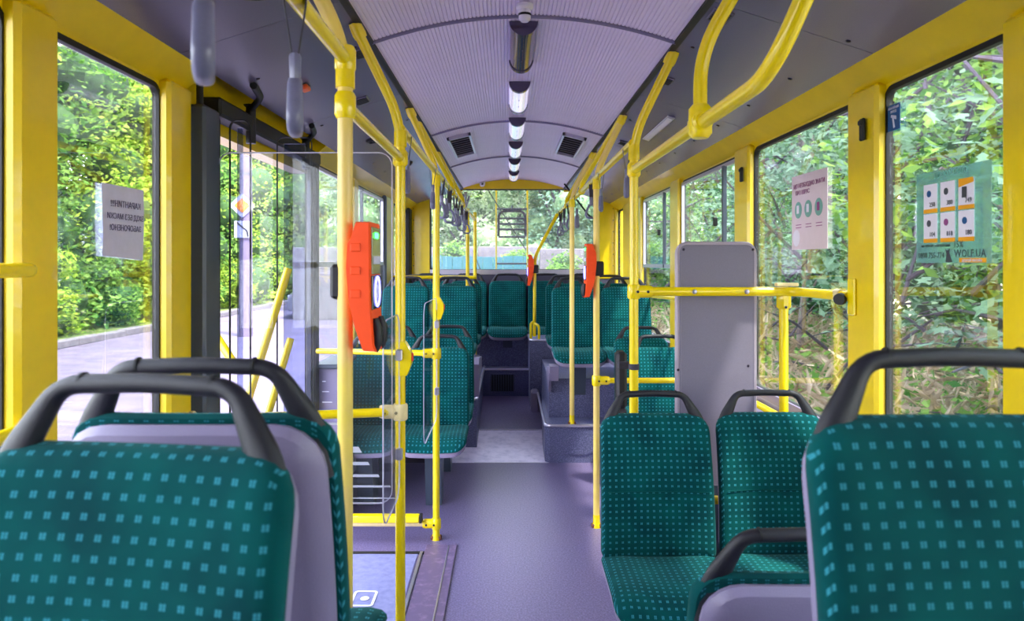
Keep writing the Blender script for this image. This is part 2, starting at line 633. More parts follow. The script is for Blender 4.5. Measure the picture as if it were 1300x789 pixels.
EDZ = EYE + .83
CO = [(.575, EDZ), (1.10, EYE + .66)]
cove_cuts = [YF, -.6, 1.1, 2.25, 3.5, 4.9, 6.3, YB]
for sg, nm in ((-1, 'trim_1'), (1, 'trim_2')):
    tr = struct(nm)
    for k in range(len(cove_cuts) - 1):
        y0, y1 = cove_cuts[k] + .0015, cove_cuts[k + 1] - .0015
        MB().prism([(XC + sg * CO[0][0], CO[0][1]), (XC + sg * CO[1][0], CO[1][1]), (XC + sg * CO[1][0], CO[1][1] + .04), (XC + sg * CO[0][0], CO[0][1] + .04)], 1, y0, y1).build('cove_panel', M['cove'], tr)
    # dark joint between ceiling and cove, and screws
    MB().prism([(XC + sg * .568, EDZ - .008), (XC + sg * .59, EDZ - .012), (XC + sg * .59, EDZ + .02), (XC + sg * .568, EDZ + .02)], 1, YF, YB).build('joint_strip', M['rubber'], tr)
    mb = MB()
    nrm = Vector((-sg * .17, 0, -.525)).normalized()
    y = -1.
    while y < 7.9:
        for t in (.12, .82):
            c = Vector((XC + sg * (.575 + .525 * t), y, EDZ - .17 * t))
            mb.lathe([(.008, 0), (.008, .003), (.004, .005)], c, nrm, 8)
        y += .46
    mb.build('screws', M['bolt'], tr, kind='stuff')
    # outer roof so that no daylight leaks in above the panels
for sg, nm, X in ((-1, 'trim_3', XL), (1, 'trim_4', XR)):
    h = MB()
    xa, za = XC + sg * 1.10, EYE + .66
    h.prism([(xa, za), (X, EYE + .585), (X, EYE + .565), (X + sg * .024, EYE + .565), (X + sg * .024, za + .28), (xa, za + .28)], 1, YF, YB)
    if sg > 0:
        h.build('trim_4', M['yellow'], None)['kind'] = 'structure'
    else:
        h = MB()
        for y0, y1 in ((YF, 2.46), (4.05, YB)):
            h.prism([(xa, za), (X, EYE + .585), (X, EYE + .565), (X + sg * .024, EYE + .565), (X + sg * .024, za + .28), (xa, za + .28)], 1, y0, y1)
        # recess over the door
        h.prism([(X - .02, EYE + .5), (X - .1, EYE + .5), (X - .1, za + .28), (X - .02, za + .28)], 1, 2.46, 4.05)
        h.prism([(xa, za + .12), (X - .03, za + .12), (X - .03, za + .28), (xa, za + .28)], 1, 2.46, 4.05)
        h.build('trim_3', M['yellow'], None)['kind'] = 'structure'
rf = MB().prism([(XL - .1, EYE + .93), (XC, EYE + 1.12), (XR + .1, EYE + .93), (XR + .1, EYE + .96), (XC, EYE + 1.2), (XL - .1, EYE + .96)], 1, YF, YB + .15).build('roof', M['wallp'])
rf['kind'] = 'structure'

# small grilles in the coves, speakers
def on_cove(sg, t, y, off=.0):
    n_ = Vector((-sg * .17, 0, -.525)).normalized()
    return Vector((XC + sg * (.575 + .525 * t), y, EDZ - .17 * t)) + n_ * off


def cove_frame(sg, t, y):
    d = Vector((sg * .525, 0, -.17)).normalized()
    n_ = Vector((-sg * .17, 0, -.525)).normalized()
    return Matrix((d, Vector((0, 1, 0)), n_)).transposed().to_4x4(), on_cove(sg, t, y)


def cove_thing(name, label, cat, sg, t, y, group=None):
    mtx, c = cove_frame(sg, t, y)
    o = thing(name, label, cat, c)
    o.rotation_euler = mtx.to_euler()
    if group:
        o['group'] = group
    return o


for i, (sg, t, y, lb) in enumerate(((1, .12, 2.33, 'small dark speaker grille on right cove nearest the camera'), (1, .12, 3.15, 'small dark speaker grille on right cove above first ceiling rib'),
                                    (-1, .35, 3.38, 'small dark grille on left cove beside front pole top'), (1, .25, 4.7, 'small dark grille on right cove, third from the front'),
                                    (-1, .1, 2.75, 'small dark grille on left cove close behind the yellow pole bend'))):
    v = cove_thing('cove_grille', lb, 'grille', sg, t, y)
    MB().bbox(-.035, .035, -.05, .05, 0, .008).build('frame', M['cove'], v)
    mb = MB()
    for k in range(5):
        mb.box(-.028, .028, -.042 + k * .018, -.030 + k * .018, .008, .011)
    mb.build('slats', M['rubber'], v)
for sg, t, y, r_, lb in ((-1, .33, 1.98, .075, 'round black ceiling speaker above near left strap handle'), (-1, .55, 4.25, .05, 'small black spotlight on left cove beside second pole'),
                     (-1, .50, 5.4, .05, 'small black spotlight on left cove farther back')):
    v = cove_thing('ceiling_speaker', lb, 'speaker', sg, t, y)
    MB().lathe([(r_ * 1.05, 0), (r_, .012), (r_ * .72, .02), (r_ * .66, .008), (r_ * .5, .006)], (0, 0, 0), seg=28).build('rim', M['rubber'], v, True)
    MB().lathe([(r_ * .5, .004), (r_ * .36, .016), (r_ * .15, .02)], (0, 0, 0), seg=20).build('cone', M['black'], v, True)
v = cove_thing('marker_lamp', 'small orange marker lamp on left cove beside second strap handle', 'lamp', -1, .62, 2.92)
MB().bbox(-.018, .018, -.03, .03, 0, .022).build('lens', M['amber'], v)
MB().bbox(-.02, .02, -.034, .034, -.002, .005).build('base', M['rubber'], v)
# chrome strip light on right cove
v = cove_thing('strip_light', 'narrow silver strip light on right cove behind pole bend', 'lamp', 1, .42, 4.05)
MB().bbox(-.022, .022, -.35, .35, 0, .008).build('housing', M['metal'], v)
MB().bbox(-.014, .014, -.32, .32, .007, .011).build('diffuser', M['white'], v)

# ------------------------------------------------------------------ side walls: lower panels, pillars, windows
SILL, TOP = .92, EYE + .565
for nm, X, sg, y0, y1 in (('wall_right', XR, 1, YF, YB), ('wall_left', XL, -1, YF, 2.5)):
    wl = struct(nm)
    MB().prism([(min(X, X + sg * .03), -.3), (max(X, X + sg * .03), -.3), (max(X, X + sg * .03), SILL), (min(X, X + sg * .03), SILL)], 1, y0, y1).build('lower_panel', M['wallp'], wl)
    MB().box(min(X - sg * .015, X), max(X - sg * .015, X), y0, y1, SILL - .035, SILL + .006).build('sill_rail', M['shell'], wl)
    if sg < 0:
        MB().box(X - .03, X, 4.05, YB, -.3, SILL).build('lower_panel', M['wallp'], wl)
        MB().box(X, X + .015, 4.05, YB, SILL - .035, SILL + .012).build('sill_rail', M['column'], wl)

tn = 5
def pillar(X, sg, y0, y1, m=None, deep=.035):
    global tn
    a, b = sorted((X - sg * deep, X + sg * .022))
    o = MB().bbox(a, b, y0, y1, SILL - .3, TOP + .03, .012).build('trim_%d' % tn, m or M['yellow'])
    o['kind'] = 'structure'
    tn += 1
    return o


wn_i = 0
def window(X, sg, y0, y1, z0=SILL, z1=TOP, sash=None, div=None, r=.05):
    global wn_i
    wn_i += 1
    o = struct('window_%d' % wn_i)
    c = (X + sg * .008, (y0 + y1) / 2, (z0 + z1) / 2)
    W, H = y1 - y0 + .02, z1 - z0 + .02
    ring(W, H, r, .017, .022, 'x', c).build('seal', M['rubber'], o, True)
    MB().box(c[0] - .003, c[0] + .003, y0 + .012, y1 - .012, z0 + .012, z1 - .012).build('pane', M['glass'], o)
    if sash:
        f = ring(W - .04, z1 - sash - .01, .02, .018, .02, 'x', (c[0] - sg * .012, c[1], (z1 + sash) / 2)).build('sash_frame', M['metal'], o)
        f['label'] = 'silver sliding sash frame'
        MB().box(*sorted((c[0] - sg * .03, c[0] - sg * .004)), y0 + .03, y1 - .04, sash - .004, sash + .026).build('sash_rail', M['metal'], o)
        for dv in (div or []):
            MB().box(*sorted((c[0] - sg * .034, c[0] - sg * .012)), dv - .012, dv + .012, sash, z1 - .02).build('mullion', M['column'], o)
            MB().bbox(*sorted((c[0] - sg * .055, c[0] - sg * .03)), dv + .1, dv + .118, (sash + z1) / 2 - .05, (sash + z1) / 2, .004).build('catch', M['rubber'], o)
    return o


# right side
MB().box(XR - .01, XR + .02, YF, -.45, SILL, 2.2).build('trim_50', M['blocker'])['kind'] = 'structure'  # unseen opaque panel added in place of a window to darken the foreground
MB().box(XL - .02, XL + .01, YF, -.45, SILL, 2.2).build('trim_51', M['blocker'])['kind'] = 'structure'  # same on the left: unseen, added to keep daylight off the near seats
window(XR, 1, -.45, 1.5)
wA = window(XR, 1, 1.752, 2.344)
wB = window(XR, 1, 2.545, 3.594, r=.06)
wC = window(XR, 1, 3.814, 5.07, sash=1.50, div=[4.05])
wD = window(XR, 1, 5.33, 6.50, sash=1.50, div=[5.6])
wE = window(XR, 1, 7.5, 8.02)
for a, b in ((-.6, -.45), (1.5, 1.752), (2.344, 2.545), (3.594, 3.814), (5.07, 5.33), (6.5, 7.5), (8.02, 8.1)):
    pillar(XR, 1, a, b)
# left side
window(XL, -1, -.45, 1.585)
wLA = window(XL, -1, 1.735, 2.295)
wLB = window(XL, -1, 4.12, 5.05, sash=1.52)
wLC = window(XL, -1, 5.2, 6.36, sash=1.52, div=[5.4])
wLD = window(XL, -1, 6.84, 7.86)
for a, b in ((-.6, -.45), (1.585, 1.735), (2.295, 2.46), (5.05, 5.2), (6.4, 6.8)):
    pillar(XL, -1, a, b)
pillar(XL, -1, 4.03, 4.12, M['rubber'])
pillar(XL, -1, 7.88, 8.08, M['rubber'])
pillar(XL, -1, 6.36, 6.42, M['column'])

# black coat-hook like window catches on pillars
for X, y, lb in ((XR - .04, 2.41, 'small black hammer holder on near right pillar'), (XR - .04, 3.66, 'small black hammer holder on second right pillar')):
    o = thing('hammer_holder', lb, 'holder', (X, y, 2.0))
    MB().bbox(-.012, 0, -.014, .014, -.04, .036, .004).build('clip', M['rubber'], o)
    MB().bbox(-.018, -.008, -.012, .012, .012, .03, .004).build('cradle', M['rubber'], o)

# ------------------------------------------------------------------ rear wall and window, front end
rw = struct('wall_rear')
mb = MB()
RZ0, RZ1 = 1.45, 2.375
rx0, rx1 = -.89, .99
MB().box(XL - .1, XR + .1, YB, YB + .1, -.3, RZ0).build('lower_panel', M['darkwall'], rw)
MB().box(rx0, rx1, YB - .02, YB, RZ0 - .05, RZ0 + .005).build('ledge', M['metal'], rw)
MB().bbox(XL - .1, rx0, YB - .01, YB + .1, RZ0 - .1, 2.36, .01).build('corner_panel', M['yellow'], rw)
MB().bbox(rx1, XR + .1, YB - .01, YB + .1, RZ0 - .1, 2.36, .01).build('corner_panel', M['yellow'], rw)
mb = MB()
for x in (1.2, -1.08):
    for k in range(6):
        mb.lathe([(.006, 0), (.004, .003)], (x, YB - .01, 1.5 + k * .13), (0, -1, 0), 8)
mb.build('rivets', M['bolt'], rw, kind='stuff')
pts = [(XC + x / 16 * .60, arch(x / 16 * .60) + .01) for x in range(-16, 17)]
MB().prism([(XC - .60, RZ1)] + pts + [(XC + .60, RZ1)], 1, YB - .05, YB + .1).build('arch_panel', M['yellow'], rw)
MB().box(XL, XC - .58, YB + .01, YB + .1, 2.35, 2.7).build('corner_fill', M['yellow'], rw)
MB().box(XC + .58, XR, YB + .01, YB + .1, 2.35, 2.7).build('corner_fill', M['yellow'], rw)
wn_i += 1
rwin = struct('window_%d' % wn_i)
ring(rx1 - rx0 + .04, RZ1 - RZ0 + .04, .07, .03, .05, 'y', ((rx0 + rx1) / 2, YB + .02, (RZ0 + RZ1) / 2)).build('seal', M['rubber'], rwin, True)
MB().box(rx0, rx1, YB + .03, YB + .036, RZ0, RZ1).build('pane', M['rearglass'], rwin)
fw = struct('wall_front')
MB().box(XL - .1, XR + .1, YF - .1, YF, -.3, 2.6).build('front_blocker', M['blocker'], fw)  # unseen opaque end behind the camera, added to block light from the front

# ------------------------------------------------------------------ podiums under the rear seats
def podium(name, parts):
    o = struct(name)
    for nm, poly, z0, z1, m, edge in parts:
        MB().prism(poly, 2, z0, z1).build(nm, m, o)
        if edge:
            pl = [(x, y, z1) for x, y in edge]
            MB().tube(fillet(pl, .05), .012, 8).build('edge_trim', M['metal'], o, True)
    return o


podium('floor_podium_right', [
    ('lower_step', [(.285, 5.48), (.32, 5.45), (.80, 5.45), (.80, 5.72), (XR, 5.72), (XR, 8.1), (.345, 8.1), (.33, 7.0), (.285, 5.9)], -.02, .285, M['podium'], [(.285, 6.8), (.285, 5.45), (.80, 5.45)]),
    ('wheel_box', [(.33, 5.74), (XR, 5.74), (XR, 6.9), (.33, 6.9)], .285, .60, M['podium'], None),
    ('aisle_box', [(.215, 7.0), (.5, 6.96), (XR, 6.96), (XR, 7.6), (.215, 7.6)], .0, .77, M['podium'], [(.215, 7.5), (.215, 7.0), (.6, 6.96)]),
])
mb = MB()
mb.prism([(5.70, .50), (5.62, .66), (5.70, .70), (6.0, .66), (6.0, .60)], 0, .325, .345)
mb.prism([(5.62, .60), (5.58, .72), (5.74, .72), (5.74, .60)], 0, .33, .40)
o = mb.build('trim_%d' % tn, M['shell']); o['kind'] = 'structure'; tn += 1
MB().bbox(.22, .30, 6.8, 6.98, .05, .30, .02).build('trim_%d' % tn, M['shell'])['kind'] = 'structure'; tn += 1
# oval cover plate on the step front
mb = MB()
mb.add([(.56 + .13 * math.cos(a), 5.444 + d, .14 + .075 * math.sin(a)) for d in (0, -.004) for a in [2 * PI * k / 28 for k in range(28)]],
       [tuple(range(28)), tuple(range(28, 56))] + [(k, (k + 1) % 28, 28 + (k + 1) % 28, 28 + k) for k in range(28)])
tag(mb.build('cover_plate', M['podium']), 'oval blue-grey cover plate on front of right podium step', 'cover')
podium('floor_podium_left', [
    ('lower_step', [(-.255, 5.80), (XL, 5.80), (XL, 8.1), (-.265, 8.1)], -.02, .42, M['podium'], [(-.255, 8.0), (-.255, 5.80), (-.6, 5.8)]),
    ('wheel_box', [(-.27, 5.86), (XL, 5.86), (XL, 6.75), (-.27, 6.75)], .42, .66, M['podium'], None),
])
mb = MB()
mb.prism([(5.74, .45), (5.70, .72), (5.80, .76), (6.35, .70), (6.35, .60), (5.86, .58)], 0, -.285, -.235)
o = mb.build('trim_%d' % tn, M['shell']); o['kind'] = 'structure'; tn += 1
podium('floor_rear_step', [
    ('step', [(-.265, 7.4), (.215, 7.4), (.215, 7.7), (-.265, 7.7)], .0, .42, M['podium'], [(-.265, 7.4), (.215, 7.4)]),
    ('bench_box', [(XL, 7.62), (XR, 7.62), (XR, 8.1), (XL, 8.1)], .3, .80, M['podium'], [(XL, 7.62), (XR, 7.62)]),
])
g = thing('heater_grille', 'dark slatted heater grille in riser of rear step', 'grille', (-.06, 7.395, .28))
ring(.27, .20, .01, .012, .012, 'y', (0, 0, 0)).build('frame', M['podium'], g)
MB().box(-.125, .125, .002, .006, -.09, .09).build('backing', M['rubber'], g)
sl = MB().box(-.006, .006, -.006, .002, -.088, .088)
s0 = sl.build('slat', M['column'], g)
s0.location = (-.115, 0, 0)
for k in range(1, 10):
    c = s0.copy(); COL.objects.link(c); c.location.x = -.115 + k * .0256
# near podiums carrying the front seats
podium('floor_podium_near_left', [('box', [(XL, .2), (-.22, .2), (-.22, 1.52), (XL, 1.52)], 0, .40, M['podium'], [(-.22, .2), (-.22, 1.52), (XL, 1.52)])])
podium('floor_podium_near_right', [('box', [(.32, .2), (XR, .2), (XR, 1.06), (.32, 1.06)], 0, .40, M['podium'], [(.32, .2), (.32, 1.06), (XR, 1.06)])])

# ------------------------------------------------------------------ seats
SW = .425
def seat(label, x, y, base=0., face=1, group=None, hw=SW):
    """x, y: centre of the backrest; face 1 looks towards the camera"""
    global SEAT0
    if SEAT0 is None:
        t = thing('bus_seat', label, 'seat')
        # backrest: z from .44 to .93, leaning back 6 degrees
        def bk(px_, pz, d):
            z = .705 + pz
            f = (z - .44) / .53
            yy = -.035 + .085 * f - .022 * math.sin(PI * min(max(f, 0), 1)) + d
            yy -= .022 * (abs(px_) / (SW / 2)) ** 3 * (1 if d < .02 else .4)
            return (px_ * (1 - .03 * max(f, 0)), yy, z)
        pillow(SW, .52, (.03, .062), [(.21, -.012), (.16, -.014), (.10, -.014), (.05, -.012), (.022, -.008), (.008, .0), (.001, .012), (0, .024), (.006, .034), (.02, .036), (.1, .036), (.2, .036)], bk).build('backrest', M['fabric'], t, True)
        pillow(SW - .018, .50, (.03, .075), [(.2, .036), (.05, .036), (.012, .037), (.002, .046), (0, .06), (.012, .078), (.035, .086), (.09, .09), (.2, .092)], bk).build('back_shell', M['shell'], t, True)
        MB().tube([bk(-SW / 2 + .022, -.01, -.0135), bk(-.1, -.01, -.0155), bk(.1, -.01, -.0155), bk(SW / 2 - .022, -.01, -.0135)], .0022, 6).build('seam', M['fabric'], t)
        # seat cushion
        def cu(px_, pz, d):
            yy = -.222 + pz
            f = (pz + .215) / .43
            z = .462 + .012 * (abs(px_) / (SW / 2)) ** 2 - (.055 * max(0, (.3 - f) / .3) ** 2) - d
            return (px_ * (1 + .02 * (1 - f)), yy, z)
        pillow(SW, .43, (.075, .03), [(.2, 0), (.14, 0), (.08, .0), (.035, .004), (.012, .012), (.002, .022), (0, .032), (.01, .04), (.2, .04)], cu).build('seat_cushion', M['fabric'], t, True)
        pillow(SW - .006, .42, (.08, .03), [(.2, .04), (.006, .04), (.0, .048), (.004, .07), (.03, .09), (.1, .098), (.2, .1)], cu).build('seat_pan', M['shell'], t, True)
        # grab handle: black arch over the top of the back
        ctl = [(-.176, .046, .86), (-.168, .056, .945), (-.118, .074, 1.036), (0, .076, 1.040), (.118, .074, 1.036), (.168, .056, .945), (.176, .046, .86)]
        p = fillet(ctl, .028, 5)
        rr = []
        for q in p:
            f = min(1, max(0, (q.z - .93) / .10))
            rr.append((.0265 - .014 * f, .015 - .002 * f))
        MB().tube(p, rr, 12, flat=(1, 0, 0)).build('grab_handle', M['black'], t, True)
        for sx in (-1, 1):
            MB().lathe([(.0134, -.002), (.0134, .002)], (sx * .088, .0757, 1.0388), (1, 0, .04 * -sx), 12).build('handle_joint', M['rubber'], t, True)
        MB().prism([(-.26, 0), (-.33, .36), (-.08, .36), (-.13, 0)], 0, -.05, .05).build('pedestal', M['column'], t)
        KIDS[t.name] = [o for o in COL.objects if o.parent == t]
        SEAT0 = t
        SK = KIDS[t.name]
        r = t
    else:
        r = SEAT0.copy()
        COL.objects.link(r)
        for ch in KIDS[SEAT0.name]:
            c = ch.copy()
            COL.objects.link(c)
            c.parent = r
    r['label'] = label
    if 'group' in r.keys():
        del r['group']
    if group:
        r['group'] = group
    r.location = (x, y, base)
    r.rotation_euler = (0, 0, 0 if face > 0 else PI)
    return r


SEAT0 = None
dF = .04      # the top of the back leans this far behind its foot
NF = seat('near teal dotted seat filling the lower left corner, facing forward', -.250 - SW / 2, .857 - dF, .357)
NF.rotation_euler.z = math.radians(-7)
NF.location.x -= .0
seat('rear-facing seat right behind near left seat, grey shell and thick black handle showing', -.262 - SW / 2, 1.115 + dF, .352, -1)
seat('large near teal dotted seat at lower right edge of the picture', .372 + SW / 2, .895 - dF, .385)
seat('rear-facing seat low at right, only grey shell top and black handle seen', .345 + SW / 2, 1.36 + dF, .0, -1)
seat('empty teal seat right of aisle, full backrest and cushion in view', .345 + SW / 2, 2.70 - dF, 0)
seat('teal window seat directly beside the tall grey wheelchair panel', .345 + SW * 1.5 + .022, 2.72 - dF, 0)
G = 'seats in the rear half'
seat('low single seat with handle just left of tall grey panel', .835 + SW / 2 - .02, 4.80 - dF, 0, group=G)
seat('low single seat at right window, one row behind the wheelchair bay seat', .822 + SW / 2 - .02, 5.42 - dF, 0, group=G)
for x, s in ((.365 + SW / 2, 'aisle'), (.365 + SW * 1.5, 'window')):
    seat('raised %s seat at front of the right podium above the step' % s, x, 6.06 - dF, .365, group=G)
    seat('raised %s seat in second row on the right podium' % s, x, 7.05 - dF, .365, group=G)
for x, s in ((-.26 - SW / 2, 'aisle'), (-.265 - SW * 1.5, 'window')):
    seat('low %s seat in first row left of aisle behind the middle door' % s, x, 4.80 - dF, 0, group=G)
    seat('low %s seat in second row left of aisle behind the middle door' % s, x, 5.52 - dF, 0, group=G)
    seat('raised %s seat at the front of the left podium' % s, x - .01, 6.35 - dF, .365, group=G)
    seat('raised %s seat in second row on the left podium' % s, x, 7.1 - dF, .365, group=G)
for k, s in enumerate(('far left', 'left of centre', 'centre', 'right of centre', 'far right')):
    seat('rear bench seat under the back window, %s' % s, -.005 + (k - 2) * .437, 7.97 - dF, .365, group='rear bench seats')

# ------------------------------------------------------------------ poles, clamps, rails
PR = .0185
ZU, ZL = EYE + .49, EYE + .378       # upper and lower overhead rail heights
LX, RX = -.395, .515


def clamp(parent, c, axis='x', m=None, L=.075, bolts=True, r=.027, sgn=1):
    """cast clamp: a sleeve round the pole with a horizontal socket along axis"""
    c = Vector(c)
    o = MB()
    o.lathe([(r * .86, -.03), (r, -.024), (r, .024), (r * .86, .03)], c, (0, 0, 1), 16)
    d = Vector((sgn, 0, 0)) if axis == 'x' else Vector((0, sgn, 0))
    o.lathe([(r * .95, 0), (r * .98, L * .8), (r * .84, L)], c, d, 16)
    f = o.build('clamp', m or M['pole'], parent, True)
    if bolts:
        side = Vector((0, -1, 0)) if axis == 'x' else Vector((-1 if c.x > XC else 1, 0, 0))
        for k in (.012, L * .72):
            MB().lathe([(.006, 0), (.006, .002), (.003, .003)], c + d * k + side * (r * .96), side, 8).build('bolt', M['bolt'], f)
    return f


def pole(name, label, x, y, zf=0., ztop=None, m=None, sg=-1, foot=True, bend=True, lean=0.):
    t = thing(name, label, 'pole', (0, 0, 0))
    m = m or M['pole']
    zt = ZU + .03
    xe, ye, ze = XC + sg * .595, y - .15, EDZ - .0
    path = [(x, y, zf + .05), (x, y, zt)]
    if bend:
        path = fillet([(x, y, zf + .05), (x, y, zt), (xe, ye, ze - .005)], .10, 8)
    MB().tube(path, PR, 16).build('tube', m, t, True)
    if bend:
        d = (Vector((xe, ye, ze)) - Vector((x, y, zt))).normalized()
        MB().lathe([(.023, 0), (.025, .015), (.022, .05)], Vector((xe, ye, ze)) - d * .06, d, 14).build('collar', M['pole'], t, True)
        MB().lathe([(.012, 0), (.012, .03)], Vector((xe, ye, ze)) - d * .02, d, 8).build('fixing', M['rubber'], t)
        MB().tube([(x, y, zt - .10), (x, y, zt - .04)], .0235, 16).build('sleeve', M['pole'], t, True)
    if foot:
        MB().lathe([(.026, 0), (.026, .012), (.02, .03), (.0195, .075)], (x, y, zf), (0, 0, 1), 14).build('foot_sleeve', M['pole'], t, True)
        f = MB().bbox(x - .03, x + .03, y - .02, y + .02, zf, zf + .022, .005)
        f.build('foot_flange', M['rust'], t)
    return t


p1 = pole('pole', 'thick pale yellow pole carrying the near orange ticket validator', LX, 1.72, 0, m=M['pale'])
for z in (ZU - .0, EYE + .378):
    MB().lathe([(.021, -.032), (.026, -.022), (.026, .022), (.021, .032)], (LX, 1.72, z), (0, 0, 1), 18).build('clamp', M['pole'], p1, True)
p2 = pole('pole', 'bright yellow pole joined to the low crossbar before the door screen', LX, 2.6, 0)
clamp(p2, (LX, 2.6, .998), 'x', M['cream'], sgn=-1)
MB().lathe([(.021, -.03), (.028, -.02), (.028, .02), (.021, .03)], (LX, 2.6, ZL), (0, 0, 1), 18).build('clamp', M['pole'], p2, True)
p3 = pole('pole', 'yellow pole behind the middle door with rusty foot on the floor', -.40, 3.95, 0)
clamp(p3, (-.40, 3.95, 1.037), 'x', sgn=-1)
clamp(p3, (-.40, 3.95, .088), 'x', sgn=-1)
p4 = pole('pole', 'thin far yellow pole left of aisle by raised seats', -.40, 7.0, .66, bend=False)
p5 = pole('pole', 'farthest thin yellow pole left of aisle before the rear bench', -.35, 7.5, .42, bend=False)
# shorten p5: rail is lower there
r1 = pole('pole', 'yellow pole right of aisle holding the wheelchair panel rail', RX + .005, 2.93, 0, sg=1)
clamp(r1, (RX + .005, 2.93, 1.425), 'x', sgn=1)
MB().lathe([(.021, -.03), (.028, -.02), (.028, .02), (.021, .03)], (RX + .005, 2.93, ZL), (0, 0, 1), 18).build('clamp', M['pole'], r1, True)
r2 = pole('pole', 'pale yellow pole right of aisle carrying an orange validator', RX, 4.13, 0, m=M['pale'], sg=1)
clamp(r2, (RX, 4.13, .855), 'x', sgn=1)
r3 = pole('pole', 'pale yellow pole standing on the right podium step', .495, 5.49, .285, m=M['pale'], sg=1)

# the bent pole on the rear box
t = thing('pole', 'bent yellow pole slanting in from ceiling rail to the rear aisle box', 'pole')
MB().tube(fillet([(.50, 7.2, ZU - .01), (.268, 7.1, EYE + .045), (.262, 7.08, .80)], .08, 8), .017, 14).build('tube', M['pole'], t, True)
for dx, dy, h in ((-.035, 0, .16), (.045, -.05, .14)):
    MB().tube(fillet([(.262 + dx, 7.08 + dy, .77), (.262 + dx, 7.08 + dy, .77 + h), (.262, 7.08, .79 + h)], .04), .013, 10).build('brace', M['pole'], t, True)

# hanger at near right and the big near handrail
t = thing('handrail', 'long near yellow handrail at upper right, kinked up to the ceiling', 'handrail')
MB().tube(fillet([(RX + .005, 2.93, ZL), (RX, 1.395, EYE + .365), (XC + .61, 1.20, EDZ)], .10, 8), PR, 16).build('tube', M['pole'], t, True)
h = fillet([(RX, 1.9, EYE + .372), (RX, 1.9, EYE + .56), (XC + .595, 1.76, EDZ)], .09, 8)
MB().tube(h, PR, 16).build('hanger', M['pole'], t, True)
MB().lathe([(.021, -.045), (.031, -.033), (.031, .033), (.021, .045)], (RX, 1.9, EYE + .375), (0, 0, 1), 18).build('clamp', M['pole'], t, True)
MB().lathe([(.021, -.035), (.028, -.028), (.028, .028), (.021, .035)], (RX, 1.9, EYE + .372), (0, 1, 0), 18).build('clamp', M['pole'], t, True)


def rail(label, pts, hang=(), m=None, sg=-1, fil=.08):
    t = thing('handrail', label, 'handrail')
    MB().tube(fillet(pts, fil, 6), .0165, 14).build('tube', m or M['pole'], t, True)
    for y, in [(h,) for h in hang]:
        x = pts[0][0]
        MB().tube(fillet([(x, y + .02, ZU), (x - 0 * sg, y, ZU + .05), (XC + sg * .595, y - .85, EDZ)], .08, 6), PR, 12).build('hanger', M['pole'], t, True)
        MB().lathe([(.02, -.03), (.025, -.02), (.025, .02), (.02, .03)], (x, y + .02, ZU), (0, 1, 0), 14).build('clamp', M['pole'], t, True)
    return t


rail('near overhead yellow rail at upper left carrying two strap handles', [(LX, -.4, ZU), (LX, 1.72, ZU)])
rail('overhead yellow rail between the two nearest left poles', [(LX, 1.72, ZL), (LX, 2.6, ZL)])
rail('overhead yellow rail left of aisle running from second pole to the rear', [(LX, 2.6, ZU), (LX, 7.0, ZU), (-.35, 7.5, EYE + .44)], hang=(5.0, 6.15))
rail('overhead yellow rail right of aisle running to the rear', [(RX, 2.93, ZU), (RX, 7.15, ZU)], hang=(4.95, 6.2), sg=1)

t = rail('yellow crossbar at seat height in front of the clear door screen', [(LX, 2.6, .998), (XL + .05, 2.44, 1.005)])
MB().lathe([(.03, 0), (.03, .012), (.022, .02), (.022, .06)], (XL + .035, 2.44, 1.005), (1, 0, .0), 16).build('end_cap', M['cream'], t, True)
rail('yellow crossbar behind the door at seat-back height', [(-.40, 3.95, 1.037), (XL + .01, 4.06, 1.037)])
t = rail('pale low crossbar near the floor with yellow block on it', [(-.40, 3.95, .088), (-1.0, 3.95, .088)], m=M['cream'])
MB().bbox(-.97, -.49, 3.90, 3.95, .108, .145, .004).build('stop_block', M['pole'], t)
MB().bbox(-.99, -.97, 3.90, 3.95, .106, .147, .002).build('end_cap', M['rubber'], t)
MB().bbox(-.49, -.475, 3.90, 3.95, .106, .147, .002).build('end_cap', M['rubber'], t)
rail('yellow rail behind the raised left seats under the side window', [(-.30, 6.65, 1.40), (XL + .02, 6.65, 1.40)])
rail('short yellow crossbar at seat height beside the grey panel', [(RX, 4.13, .855), (XR - .01, 4.13, .855)])

# wheelchair panel rail
t = thing('handrail', 'yellow horizontal rail bolted across the tall grey panel', 'handrail')
MB().tube(fillet([(RX, 2.93, 1.425), (1.19, 2.93, 1.425), (1.215, 2.52, 1.425)], .07, 8), .019, 16).build('tube', M['pole'], t, True)
for px in (880, 946):
    c = at(px, 370, 2.93)
    MB().lathe([(.010, 0), (.009, .004), (.004, .006)], (c.x, 2.908, 1.425), (0, -1, 0), 10).build('bolt', M['metal'], t, True)
MB().lathe([(.024, 0), (.024, .05)], (1.216, 2.62, 1.425), (-.05, -1, 0), 14).build('latch', M['cream'], t, True)
MB().lathe([(.022, 0), (.02, .02)], (1.19, 2.535, 1.415), (-.9, -.9, 0), 14).build('knob', M['rubber'], t, True)
MB().bbox(1.205, 1.216, 2.47, 2.52, 1.36, 1.49, .004).build('bracket', M['pole'], t)
MB().bbox(1.10, 1.19, 2.90, 2.93, 1.447, 1.462, .003).build('catch', M['cream'], t)
t = thing('pole', 'short yellow post dropping from panel rail behind the window seat', 'pole')
MB().tube([(1.147, 2.95, 1.40), (1.147, 2.95, .02)], .0185, 14).build('tube', M['pole'], t, True)
MB().bbox(1.118, 1.176, 2.925, 2.975, 1.34, 1.452, .02).build('clamp', M['pole'], t, True)
for z in (1.36, 1.43):
    MB().lathe([(.006, 0), (.004, .003)], (1.147, 2.925, z), (0, -1, 0), 8).build('bolt', M['bolt'], t)
rail('yellow wall rail sloping along the right side below the window', [(XR - .05, 2.3, .87), (XR - .05, 4.1, .855)])
